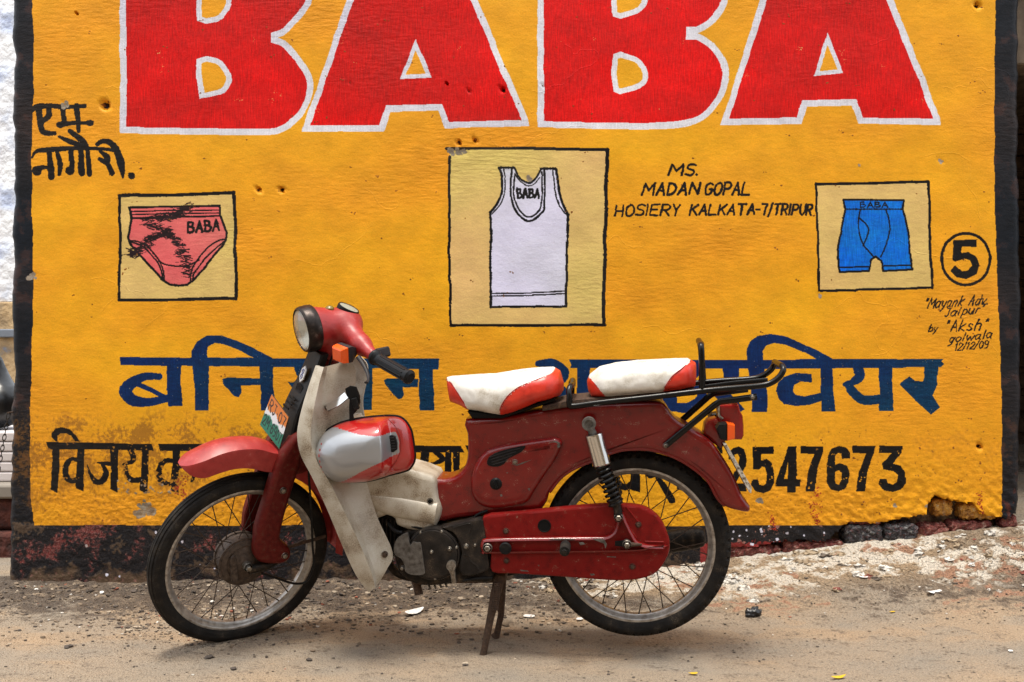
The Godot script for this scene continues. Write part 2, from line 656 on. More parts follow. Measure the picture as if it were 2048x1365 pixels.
func brush(a: Array, id: int, ox := 0.0, oy := 0.0, s := 1.0, curve := true) -> void:   # triples x, y, width
	var p := []
	for i in range(0, a.size(), 3):
		p.append(Vector3(a[i] * s + ox, a[i + 1] * s + oy, a[i + 2] * s * 0.5))
	if p.size() == 1:
		dab(p[0].x, p[0].y, p[0].z, id)
	for i in p.size() - 1:
		var long := Vector2(p[i].x - p[i + 1].x, p[i].y - p[i + 1].y).length()
		var n := maxi(1, int(long / 1.2))
		for k in n + 1:
			var f := float(k) / n
			var q: Vector3 = p[i].cubic_interpolate(p[i + 1], p[maxi(i - 1, 0)], p[mini(i + 2, p.size() - 1)], f) if curve else p[i].lerp(p[i + 1], f)
			dab(q.x, q.y, maxf(0.7, q.z * (0.93 + 0.14 * rng.randf())), id)

func line(a: Array, width: float, id: int, ox := 0.0, oy := 0.0, s := 1.0, curve := true) -> void:   # pairs, one width in photograph pixels
	var t := []
	for i in range(0, a.size(), 2):
		t.append_array([a[i], a[i + 1], width / s])
	brush(t, id, ox, oy, s, curve)

# single-stroke letters in a unit box, y down
const GLYPH := {
	"A": "0 1 .5 0 1 1;.2 .64 .82 .64", "B": "0 0 0 1;0 0 .7 .05 .75 .3 .6 .45 0 .48;.6 .48 .95 .62 .9 .88 .6 1 0 1", "D": "0 0 0 1;0 0 .6 .05 1 .4 .9 .75 .5 .97 0 1",
	"E": "1 0 0 0 0 1 1 1;0 .5 .8 .5", "G": "1 .15 .6 0 .15 .2 0 .6 .25 .95 .7 1 1 .8 1 .55 .6 .55", "H": "0 0 0 1;1 0 1 1;0 .5 1 .5", "I": "0 0 0 1",
	"K": "0 0 0 1;1 0 0 .55;.3 .42 1 1", "L": "0 0 0 1 1 1", "M": "0 1 .1 0 .5 .6 .95 0 1 1", "N": "0 1 0 0 1 1 1 0", "O": ".5 0 .1 .2 0 .55 .2 .9 .55 1 .9 .8 1 .4 .8 .1 .5 0",
	"P": "0 1 0 0;0 0 .7 .02 1 .25 .7 .5 0 .55", "R": "0 1 0 0;0 0 .7 .02 .95 .25 .65 .5 0 .52;.4 .52 1 1", "S": "1 .1 .6 0 .15 .12 .15 .38 .8 .58 .95 .82 .6 1 0 .92", "T": "0 0 1 0;.5 0 .5 1",
	"U": "0 0 .05 .75 .4 1 .8 .9 1 .6 1 0", "Y": "0 0 .5 .5 1 0;.5 .5 .45 1", "J": ".2 0 .9 0;.7 0 .65 .8 .35 1 .05 .85",
	"0": ".5 0 .15 .15 0 .5 .15 .85 .5 1 .85 .85 1 .5 .85 .15 .5 0", "1": "0 .2 .5 0 .5 1", "2": "0 .25 .2 .05 .6 0 .95 .15 .9 .4 .4 .75 0 1 1 1", "3": "0 0 1 0 .45 .38 .9 .5 1 .75 .75 .97 .3 1 0 .85", "4": ".7 1 .7 0 0 .72 1 .72",
	"5": ".95 0 .1 0 .05 .45 .5 .36 .95 .5 1 .75 .75 .97 .35 1 0 .86", "6": ".95 .12 .6 0 .2 .15 0 .55 .15 .92 .5 1 .9 .88 1 .65 .8 .45 .4 .42 .05 .6", "7": "0 0 1 0 .6 .45 .45 1", "9": ".95 .4 .6 .55 .1 .45 .05 .15 .4 0 .85 .1 .95 .5 .8 .9 .2 1",
	"-": "0 .5 1 .5", "/": "1 -.1 0 1.15", ".": ".4 .97 .5 1", "*": ".4 .5 .5 .52", "\"": ".2 0 .1 .25;.7 0 .6 .25",
	"a": ".9 .4 .3 .38 0 .7 .3 1 .8 .75 .95 .4;.92 .4 .85 .85 1 1", "b": ".1 0 .05 1;.05 .6 .5 .4 .95 .6 .8 .95 .05 1", "d": ".9 .5 .3 .4 0 .75 .4 1 .9 .7;1 0 .9 1", "h": ".2 0 0 1;.05 .6 .5 .4 .85 .55 .8 1", "i": ".5 .42 .4 1;.55 .18 .58 .2",
	"k": ".2 0 0 1;.9 .35 .1 .7 .8 1", "l": ".6 0 .4 1", "m": "0 1 .15 .4;.1 .55 .4 .4 .5 1;.55 .5 .85 .4 .9 1", "n": "0 1 .15 .4;.1 .55 .6 .38 .85 .55 .8 1", "o": ".5 .4 .05 .65 .3 1 .85 .85 .95 .55 .5 .4", "p": ".2 .4 0 1.4;.15 .5 .7 .38 .95 .65 .6 .98 .1 .95",
	"r": ".2 .4 .1 1;.15 .6 .5 .4 .9 .42", "s": ".9 .45 .4 .4 .2 .58 .8 .8 .5 1 0 .95", "u": ".1 .4 .05 .9 .5 1 .9 .7;.95 .4 .9 1", "v": ".05 .4 .4 1 .95 .4", "w": "0 .4 .15 1 .5 .55 .7 1 1 .4", "y": ".05 .4 .15 .8 .6 .85;.95 .4 .6 1 .1 1.4", "g": ".9 .45 .3 .38 0 .7 .4 .98 .9 .5;.92 .4 .7 1.2 .1 1.4",
}
const WIDE := {"I": 0.12, "M": 1.15, "-": 0.5, "/": 0.5, ".": 0.3, "*": 0.35, "i": 0.35, "l": 0.35, "m": 1.2, "w": 1.1, "\"": 0.4, " ": 0.5, "1": 0.45, "r": 0.6, "s": 0.6}

func strokes_of(g: String) -> Array:
	var out := []
	for part_ in GLYPH[g].split(";"):
		var n := []
		for w in part_.split(" "):
			n.append(w.to_float())
		out.append(n)
	return out

func write(text: String, x0: float, x1: float, y0: float, y1: float, width: float, id: int, slant := 0.0, rise := 0.0) -> void:
	var total := 0.0
	for c in text:
		total += WIDE.get(c, 0.8) + 0.32
	var unit := (x1 - x0) / (total - 0.32)
	var x := x0
	for c in text:
		var w: float = WIDE.get(c, 0.8) * unit
		if GLYPH.has(c):
			for st in strokes_of(c):
				var a := []
				for i in range(0, st.size(), 2):
					var yy: float = y0 + st[i + 1] * (y1 - y0) + rise * (x - x0) / (x1 - x0) + rng.randf_range(-0.6, 0.6)
					a.append_array([x + st[i] * w + (1.0 - st[i + 1]) * slant + rng.randf_range(-0.5, 0.5), yy, width * rng.randf_range(0.82, 1.12)])
				brush(a, id, 0, 0, 1, c in "OSGBDPRUJ0235689abdghmnopqrsuy")
		x += w + 0.32 * unit

func letter_with_outline(outer: PackedVector2Array, rim: float) -> void:
	fill(outer, WHITE)
	for p in Geometry2D.offset_polygon(outer, -rim, Geometry2D.JOIN_MITER):
		fill(p, RED)

func counter(outer: PackedVector2Array, rim: float) -> void:
	fill(outer, WHITE)
	for p in Geometry2D.offset_polygon(outer, -rim, Geometry2D.JOIN_MITER):
		fill(p, YELLOW)

func mirrored(a: PackedVector2Array, y: float, k := 0.96) -> PackedVector2Array:
	var out := PackedVector2Array()
	for p in a:
		out.append(Vector2(p.x, y - (p.y - y) * k))
	out.reverse()
	return out

func bowl(p: PackedVector2Array) -> PackedVector2Array:   # rounds the bowl of a B, keeps its two square corners
	var out := PackedVector2Array()
	for i in p.size() - 2:
		for k in 6:
			out.append(p[i].cubic_interpolate(p[i + 1], p[maxi(i - 1, 0)], p[i + 2], k / 6.0))
	out.append(p[p.size() - 2])
	out.append(p[p.size() - 1])
	return out

func paint_letters() -> void:
	# the big shop name: B A B A
	for b in [[pts([554, 76, 569, 82, 588, 99, 605, 120, 621, 147, 626, 171, 621, 198, 609, 226, 588, 248, 568, 262, 534, 270, 400, 269, 239, 267]), pts([393, 118, 434, 116, 451, 130, 462, 150, 460, 168, 448, 185, 424, 193, 402, 197, 397, 191]), 76.0, 239.0, 79.5],
			[pts([1386, 66, 1399, 68, 1426, 85, 1446, 110, 1457, 137, 1455, 166, 1442, 201, 1415, 234, 1382, 250, 1324, 257, 1200, 257, 1075, 255]), pts([1225, 108, 1260, 108, 1284, 120, 1296, 144, 1294, 161, 1281, 174, 1257, 183, 1228, 181]), 66.0, 1070.0, 70.0]]:
		var low := bowl(b[0])
		var outer := mirrored(low, b[2])
		var all := low.duplicate()
		all.append_array(outer.slice(0, outer.size() - 1))
		letter_with_outline(all, 13.0)
		counter(smooth_loop(b[1], 2), 11.0)
		counter(smooth_loop(mirrored(b[1], b[4], 1.0), 2), 11.0)
	letter_with_outline(pts([603, 262, 732, -110, 910, -110, 1055, 236, 1058, 253, 889, 258, 875, 222, 781, 224, 768, 263]), 13.0)
	counter(pts([831, 78, 863, 156, 800, 159]), 8.5)
	letter_with_outline(pts([1441, 250, 1556, -110, 1745, -110, 1881, 236, 1882, 250, 1717, 248, 1703, 211, 1614, 213, 1604, 248]), 13.0)
	counter(pts([1655, 64, 1688, 147, 1627, 153]), 8.5)

func paint_garments() -> void:
	# pink briefs in a cream panel
	fill(pts([238, 392, 467, 386, 471, 597, 238, 600]), CREAM)
	line([237, 391, 350, 390, 467, 385], 6.5, BLACK, 0, 0, 1, false)
	line([467, 384, 470, 480, 472, 598], 6.5, BLACK, 0, 0, 1, false)
	line([472, 597, 360, 600, 237, 600], 6.5, BLACK, 0, 0, 1, false)
	line([237, 391, 240, 470, 237, 600], 5.5, BLACK, 0, 0, 1, false)
	var o := [220.0, 360.0, 0.1905]
	var shape := [200, 288, 1155, 270, 1155, 380, 1220, 560, 1215, 640, 1180, 700, 870, 1060, 810, 1105, 720, 1115, 620, 1095, 550, 1050, 200, 660, 185, 600, 205, 510, 230, 400, 215, 330]
	fill(pts(shape, o[0], o[1], o[2]), PINK)
	var ring := shape.duplicate()
	ring.append_array([200, 288])
	line(ring, 4.6, BLACK, o[0], o[1], o[2], false)
	for l in [[215, 330, 1140, 315], [225, 362, 700, 352, 1150, 345]]:
		line(l, 2.6, BLACK, o[0], o[1], o[2], false)
	line([230, 400, 700, 392, 1150, 378], 4.4, BLACK, o[0], o[1], o[2], false)
	for l in [[205, 635, 300, 650, 400, 710, 500, 820, 550, 920, 565, 1050], [215, 650, 330, 690, 440, 790, 520, 900, 552, 1050], [1205, 630, 1110, 655, 1000, 740, 900, 860, 850, 960, 840, 1080], [1195, 655, 1080, 750, 960, 870, 885, 970, 862, 1060], [510, 850, 600, 890, 720, 905, 830, 890, 930, 840]]:
		line(l, 3.2, BLACK, o[0], o[1], o[2])
	write("BABA", 376, 437, 445, 466, 5.0, BLACK, 0, -5)
	# dry-brush crossing-out over the briefs
	for l in [[840, 270, 740, 345, 620, 400, 480, 400], [370, 440, 560, 520, 680, 610, 740, 740, 800, 880, 820, 1000], [640, 560, 480, 570, 400, 640, 300, 740, 210, 800]]:
		for k in 170:
			var i := rng.randi_range(0, l.size() / 2 - 2) * 2
			var f := rng.randf()
			var x: float = lerpf(l[i], l[i + 2], f) + rng.randfn(0, 26)
			var y: float = lerpf(l[i + 1], l[i + 3], f) + rng.randfn(0, 20)
			var a := rng.randf_range(-0.5, 0.5)
			var s := rng.randf_range(10, 44)
			line([x - s * cos(a), y - s * sin(a), x + s * cos(a), y + s * sin(a)], rng.randf_range(0.9, 2.6), SCUFF, o[0], o[1], o[2], false)
	# white vest in a cream panel
	fill(pts([899, 299, 1215, 298, 1207, 650, 901, 650]), CREAM)
	line([893, 299, 1060, 298, 1216, 298], 5.5, BLACK, 0, 0, 1, false)
	line([1214, 298, 1211, 470, 1207, 650], 7.0, BLACK, 0, 0, 1, false)
	line([1209, 650, 1050, 651, 901, 650], 5.5, BLACK, 0, 0, 1, false)
	line([899, 315, 898, 470, 902, 650], 5.0, BLACK, 0, 0, 1, false)
	var vest := [997, 337, 1027, 337, 1036, 353, 1048, 362, 1060, 365, 1072, 356, 1083, 337, 1113, 338, 1117, 374, 1125, 404, 1135, 427, 1135, 488, 1132, 614, 981, 613, 981, 424, 997, 404, 1005, 380, 1002, 350]
	fill(pts(vest), LILAC)
	for l in [[[997, 337, 1028, 337], 5.0], [[1081, 338, 1113, 338], 5.0], [[997, 337, 1003, 352, 1004, 380, 996, 405, 981, 425], 5.0], [[1006, 340, 1010, 356, 1010, 382, 1002, 407, 984, 428], 2.6], [[1113, 338, 1117, 374, 1125, 404, 1135, 428], 5.0], [[1106, 342, 1110, 378, 1119, 408, 1131, 428], 2.8], [[981, 424, 981, 613], 5.0], [[1135, 427, 1135, 488, 1132, 614], 5.0], [[981, 613, 1060, 612, 1132, 614], 4.6], [[984, 586, 1060, 585, 1130, 583], 2.8], [[984, 591, 1060, 590, 1130, 588], 2.8],
			[[1023, 337, 1022, 389, 1030, 420, 1048, 438, 1063, 440, 1081, 428, 1090, 410, 1088, 337], 4.2], [[1030, 350, 1028, 389, 1036, 416, 1050, 431, 1063, 433, 1077, 423, 1084, 406, 1083, 345], 3.4], [[1029, 338, 1037, 354, 1048, 363, 1060, 366, 1072, 356, 1082, 338], 4.0], [[1029, 348, 1040, 362, 1054, 371, 1066, 369, 1079, 356], 2.2]]:
		line(l[0], l[1], BLACK, 0, 0, 1, l[0].size() > 6)
	write("BABA", 1036, 1078, 378, 395, 4.6, BLACK)
	# blue shorts in a cream panel
	fill(pts([1634, 368, 1858, 363, 1863, 576, 1639, 579]), CREAM)
	line([1632, 368, 1750, 366, 1859, 362], 5.5, BLACK, 0, 0, 1, false)
	line([1859, 362, 1860, 470, 1864, 577], 5.5, BLACK, 0, 0, 1, false)
	line([1864, 576, 1715, 579, 1712, 581, 1638, 580], 4.8, BLACK, 0, 0, 1, false)
	line([1633, 366, 1636, 470, 1638, 580], 4.5, BLACK, 0, 0, 1, false)
	var shorts := [1688, 399, 1809, 400, 1807, 418, 1817, 466, 1825, 539, 1766, 542, 1763, 522, 1751, 513, 1742, 519, 1738, 542, 1679, 544, 1676, 492, 1684, 451, 1691, 418]
	fill(pts(shorts), AZURE)
	var round := shorts.duplicate()
	round.append_array([1688, 399])
	line(round, 4.0, BLACK, 0, 0, 1, false)
	for l in [[1691, 418, 1807, 418], [1721, 418, 1717, 448, 1726, 486, 1749, 516], [1773, 418, 1779, 448, 1776, 481, 1761, 514], [1717, 434, 1733, 448, 1738, 463, 1727, 492], [1679, 535, 1738, 533], [1766, 532, 1824, 530]]:
		line(l, 3.0, BLACK, 0, 0, 1, l.size() > 4)
	write("BABA", 1721, 1778, 404, 414, 2.6, BLACK)

func paint_words() -> void:
	write("MS", 1338, 1388, 328, 350, 4.6, BLACK, 4)
	dab(1393, 349, 2.6, BLACK)
	write("MADAN", 1284, 1395, 367, 390, 4.8, BLACK, 5, -2)
	write("GOPAL", 1408, 1498, 366, 389, 4.8, BLACK, 4)
	write("HOSIERY", 1229, 1358, 411, 432, 4.2, BLACK, 4, -2)
	write("KALKATA", 1380, 1508, 410, 431, 4.8, BLACK, 4, -2)
	write("-7/TRIPUR", 1512, 1624, 409, 430, 4.6, BLACK, 3)
	# the ringed five
	var ring := []
	for k in 33:
		ring.append_array([1932.5 + 48.5 * sin(TAU * k / 32), 518.7 - 52.0 * cos(TAU * k / 32), 5.6])
	brush(ring, BLACK)
	fill(smooth_loop(pts([1050, 478, 1130, 476, 1210, 475, 1207, 525, 1105, 522, 1098, 566, 1150, 560, 1205, 590, 1225, 650, 1205, 715, 1140, 748, 1070, 735, 1028, 690, 1060, 650, 1110, 695, 1150, 690, 1175, 650, 1160, 615, 1120, 605, 1060, 625, 1040, 615], 1600, 340, 0.293), 1), BLACK)
	# the sign painter's signature
	write("\"Mayank Adv.", 1848, 1976, 598, 618, 2.7, BLACK, 7, -8)
	write("Jaipur\"", 1890, 1966, 618, 634, 2.7, BLACK, 6, -8)
	write("by", 1857, 1873, 650, 664, 2.5, BLACK, 4)
	write("\"Aksh\"", 1890, 1974, 642, 664, 3.0, BLACK, 6, -4)
	write("golwala", 1898, 1982, 670, 686, 2.7, BLACK, 6, -10)
	write("12/12/09", 1910, 1974, 688, 702, 2.5, BLACK, 4, -6)
	# dark blue words
	fill(pts([240, 713, 560, 717, 878, 718, 878, 740, 560, 735, 241, 729]), BLUE)
	brush([318, 753, 14, 290, 752, 15, 262, 766, 22, 252, 784, 25, 266, 800, 22, 300, 803, 16, 338, 795, 14], BLUE)
	line([276, 768, 305, 780, 337, 797], 9, BLUE)
	fill(pts([333, 727, 363, 727, 360, 770, 364, 812, 336, 812, 334, 770]), BLUE)
	fill(pts([383, 717, 383, 700, 393, 682, 414, 671, 441, 671, 472, 681, 503, 694, 533, 710, 547, 718, 512, 718, 479, 700, 445, 688, 428, 686, 415, 694, 414, 706, 418, 730, 416, 780, 417, 821, 390, 821, 389, 770]), BLUE)
	fill(pts([445, 759, 455, 756, 520, 758, 520, 771, 482, 772, 483, 785, 477, 795, 468, 792, 448, 771]), BLUE)
	fill(pts([519, 718, 547, 718, 545, 770, 549, 821, 522, 821, 520, 770]), BLUE)
	fill(pts([575, 765, 600, 768, 590, 785]), BLUE)
	brush([598, 738, 18, 606, 760, 18, 590, 770, 12], BLUE)
	brush([594, 772, 16, 606, 792, 18, 640, 798, 18, 668, 796, 16], BLUE)
	for s in [[655, 683], [714, 744]]:
		fill(pts([s[0], 735, s[1], 735, s[1], 822, s[0], 822]), BLUE)
	fill(pts([767, 763, 775, 759, 836, 759, 836, 775, 806, 776, 807, 791, 803, 798, 796, 799, 785, 789, 771, 772]), BLUE)
	fill(pts([837, 735, 866, 735, 867, 822, 839, 822]), BLUE)
	brush([1076, 727, 12, 1104, 728, 20, 1124, 744, 24, 1118, 762, 20, 1086, 768, 12], BLUE)
	brush([1096, 768, 14, 1124, 784, 22, 1114, 806, 20, 1070, 812, 14], BLUE)
	fill(pts([1139, 719, 1300, 719, 1500, 719, 1700, 718, 1888, 719, 1884, 724, 1889, 729, 1884, 735, 1600, 737, 1400, 736, 1140, 736, 1142, 730]), BLUE)
	for s in [[1154, 1180], [1215, 1240], [1262, 1286], [1330, 1354]]:
		fill(pts([s[0], 730, s[1], 730, s[1], 822, s[0], 822]), BLUE)
	brush([1395, 738, 18, 1380, 762, 16, 1398, 775, 16, 1404, 796, 20, 1380, 814, 20, 1345, 812, 16, 1330, 800, 12], BLUE)
	fill(pts([1446, 735, 1479, 735, 1478, 768, 1462, 788, 1490, 818, 1470, 829, 1436, 798, 1408, 774, 1424, 757, 1440, 766, 1448, 760]), BLUE)
	fill(pts([1494, 719, 1493, 701, 1501, 682, 1515, 671, 1541, 667, 1570, 671, 1603, 686, 1636, 701, 1667, 719, 1638, 720, 1610, 704, 1570, 688, 1548, 685, 1532, 690, 1525, 701, 1529, 730, 1534, 780, 1534, 823, 1504, 823, 1503, 770]), BLUE)
	fill(pts([1623, 748, 1592, 746, 1570, 754, 1556, 766, 1552, 781, 1556, 796, 1570, 808, 1592, 812, 1618, 810, 1645, 801, 1645, 785, 1610, 793, 1592, 790, 1587, 781, 1589, 770, 1603, 763, 1623, 765]), BLUE)
	fill(pts([1641, 733, 1665, 733, 1667, 780, 1672, 823, 1643, 823, 1642, 780]), BLUE)
	brush([1716, 735, 20, 1720, 752, 20, 1706, 765, 14, 1690, 769, 8], BLUE)
	brush([1697, 769, 15, 1708, 787, 18, 1727, 801, 18, 1765, 799, 18], BLUE)
	fill(pts([1759, 733, 1786, 733, 1785, 780, 1788, 823, 1759, 823, 1760, 780]), BLUE)
	fill(pts([1850, 733, 1877, 733, 1876, 770, 1866, 792, 1881, 816, 1862, 830, 1826, 796, 1800, 770, 1819, 754, 1831, 763, 1846, 764, 1849, 755]), BLUE)
	# black words below
	var o := [80.0, 840.0, 0.2051]
	fill(pts([50, 220, 600, 228, 1080, 235, 1105, 300, 600, 293, 80, 290], o[0], o[1], o[2]), BLACK)
	fill(pts([1140, 235, 1500, 233, 2100, 235, 2100, 300, 1165, 300], o[0], o[1], o[2]), BLACK)
	fill(pts([150, 215, 105, 170, 110, 130, 150, 90, 210, 75, 280, 95, 340, 150, 382, 218, 345, 215, 300, 160, 250, 135, 200, 135, 165, 165, 168, 215], o[0], o[1], o[2]), BLACK)
	for q in [[120, 280, 190, 280, 185, 500, 170, 720, 100, 680, 112, 480], [360, 280, 430, 280, 428, 500, 420, 705, 345, 670, 352, 480], [690, 280, 765, 280, 756, 500, 750, 715, 680, 680, 686, 480], [990, 290, 1060, 290, 1052, 500, 1045, 730, 970, 690, 982, 480], [1285, 290, 1355, 290, 1352, 500, 1350, 740, 1275, 690, 1280, 480]]:
		fill(pts(q, o[0], o[1], o[2]), BLACK)
	for q in [[358, 395, 44, 305, 385, 34, 258, 430, 52, 243, 500, 56, 262, 565, 56, 312, 600, 50, 365, 585, 50], [705, 432, 40, 620, 430, 36, 560, 420, 14], [600, 435, 26, 640, 520, 54, 600, 600, 56, 540, 600, 54, 492, 530, 30, 465, 440, 8], [830, 255, 30, 892, 325, 50, 900, 400, 44, 812, 435, 22], [830, 440, 40, 850, 540, 44, 900, 588, 52, 990, 580, 52], [1285, 400, 40, 1220, 398, 46, 1168, 450, 50, 1156, 530, 52, 1190, 600, 52, 1285, 640, 44], [1350, 470, 30, 1420, 440, 40, 1500, 500, 46, 1480, 600, 30]]:
		brush(q, BLACK, o[0], o[1], o[2])
	fill(pts([505, 890, 700, 891, 921, 892, 928, 905, 700, 905, 505, 905]), BLACK)
	fill(pts([930, 891, 1200, 891, 1445, 892, 1445, 906, 1200, 905, 936, 905]), BLACK)
	for s in [[545, 560], [610, 625], [700, 716], [760, 775], [841, 858], [890, 903], [907, 920], [1000, 1016], [1080, 1095], [1262, 1281], [1356, 1374]]:
		fill(pts([s[0], 900, s[1], 900, s[1] - 1, 962 + (22 if s[0] > 1200 else 0), s[0] - 2, 956 + (22 if s[0] > 1200 else 0)]), BLACK)
	brush([868, 903, 8, 884, 918, 11, 864, 929, 5], BLACK)
	brush([864, 930, 9, 874, 950, 10, 898, 952, 10], BLACK)
	brush([860, 948, 10, 844, 950, 9], BLACK)
	brush([1150, 985, 12, 1160, 950, 14, 1185, 955, 14, 1200, 940, 10], BLACK)
	brush([1208, 905, 12, 1222, 950, 14, 1238, 985, 12], BLACK)
	brush([1266, 965, 10, 1250, 975, 12, 1238, 968, 10], BLACK)
	brush([1302, 908, 22, 1312, 935, 24, 1300, 950, 14], BLACK)
	brush([1312, 950, 9, 1330, 978, 12, 1344, 1000, 15], BLACK)
	var digits := [[418, 150, 440, 120, 470, 112, 500, 125, 512, 160, 510, 210, 490, 250, 455, 310, 515, 312, 515, 355, 410, 355, 412, 310, 465, 225, 475, 170, 465, 150, 450, 155, 445, 185, 418, 180],
		[545, 115, 655, 112, 655, 150, 590, 152, 588, 190, 620, 180, 650, 200, 662, 250, 660, 310, 640, 350, 600, 365, 560, 355, 540, 320, 545, 290, 575, 290, 582, 320, 600, 325, 618, 310, 622, 260, 612, 225, 595, 220, 580, 235, 545, 235],
		[735, 112, 780, 112, 775, 290, 800, 292, 798, 328, 772, 330, 770, 360, 730, 360, 730, 328, 672, 328, 672, 292],
		[800, 112, 920, 115, 915, 150, 885, 240, 875, 355, 828, 355, 840, 250, 870, 155, 800, 150],
		[1000, 112, 1040, 120, 1060, 150, 1058, 180, 1020, 182, 1015, 155, 1000, 150, 985, 165, 980, 215, 1010, 205, 1045, 220, 1058, 260, 1055, 310, 1035, 345, 1000, 355, 960, 345, 940, 310, 936, 240, 945, 160, 965, 125],
		[1070, 112, 1195, 115, 1190, 150, 1155, 240, 1142, 355, 1098, 355, 1110, 250, 1145, 155, 1072, 150],
		[1215, 112, 1340, 115, 1335, 150, 1290, 205, 1330, 215, 1352, 250, 1355, 310, 1335, 345, 1290, 358, 1240, 350, 1215, 315, 1220, 285, 1255, 285, 1262, 310, 1285, 320, 1310, 305, 1312, 265, 1290, 245, 1235, 235, 1232, 205, 1280, 152, 1218, 150]]
	for d in digits:
		fill(pts(d, 1300, 850, 0.3772), BLACK)
	fill(pts([732, 190, 712, 290, 730, 290], 1300, 850, 0.3772), YELLOW)
	fill(pts([985, 250, 1005, 242, 1018, 260, 1018, 300, 1005, 320, 988, 315, 980, 290], 1300, 850, 0.3772), YELLOW)
	# brushed name at the top left
	o = [40.0, 180.0, 0.14656]
	for q0 in [[165, 300, 30, 220, 245, 60, 400, 225, 60, 590, 238, 50, 720, 232, 40, 870, 222, 46], [250, 270, 60, 270, 400, 66, 290, 560, 60, 360, 600, 56, 470, 600, 40], [385, 250, 60, 388, 360, 60, 310, 430, 50], [580, 240, 54, 590, 440, 54, 540, 490, 70], [520, 485, 60, 700, 462, 46, 880, 460, 36, 960, 458, 70], [765, 220, 60, 795, 560, 50], [170, 930, 20, 230, 840, 40, 400, 820, 56, 700, 800, 46, 900, 800, 40, 1130, 810, 36, 1290, 830, 40], [400, 850, 50, 420, 1190, 70], [225, 1110, 100, 290, 1065, 50, 400, 1060, 40], [505, 850, 40, 540, 1000, 60, 525, 1150, 46], [690, 850, 50, 700, 1050, 56, 665, 1110, 90], [820, 830, 60, 830, 1130, 76], [915, 800, 50, 940, 1150, 56], [530, 640, 26, 690, 710, 56, 870, 780, 50], [670, 565, 40, 780, 640, 60, 870, 720, 64, 910, 790, 50], [1055, 745, 46, 1120, 705, 50, 1200, 712, 60, 1290, 790, 70, 1350, 920, 80, 1380, 1060, 76, 1400, 1200, 20], [1090, 840, 30, 1180, 915, 60, 1170, 985, 60, 1080, 945, 40], [1180, 990, 50, 1255, 1145, 56], [1520, 1175, 78]]:
		var q: Array = q0.duplicate()
		for i in range(2, q.size(), 3):
			q[i] *= 1.28
		brush(q, BLACK, o[0], o[1], o[2])

var chips := [   # worn places: px x, y, radius, kind
	[209, 210, 11, "hole"], [131, 210, 8, "chip"], [1006, 178, 6, "hole"], [918, 285, 5, "hole"], [1058, 359, 7, "chip"], [517, 379, 5, "hole"], [563, 379, 6, "hole"], [1960, 894, 6, "hole"], [64, 553, 9, "patch"], [894, 167, 2, "hole"], [937, 183, 2, "hole"], [1956, 10, 7, "hole"], [1640, 591, 4, "chip"], [1084, 171, 2, "hole"], [1719, 330, 3, "chip"], [1882, 322, 5, "chip"], [153, 25, 3, "hole"], [700, 165, 2, "hole"], [285, 1012, 12, "patch"], [298, 1026, 12, "patch"], [278, 1030, 9, "patch"], [903, 305, 8, "patch"], [917, 306, 8, "patch"], [930, 306, 6, "patch"], [950, 281, 5, "hole"], [1520, 1003, 7, "patch"], [1860, 1012, 6, "patch"], [1790, 1012, 5, "patch"]]

func border_left(v: float) -> float:
	return 65.0 - 4.0 * smoothstep(500.0, 900.0, v) + 1.6 * sin(v * 0.013) + 4.0 * smoothstep(960.0, 1060.0, v)

func border_right(v: float) -> float:
	return 1992.0 - 2.0 * sin(v * 0.006) + 13.0 * smoothstep(300.0, 1000.0, v)

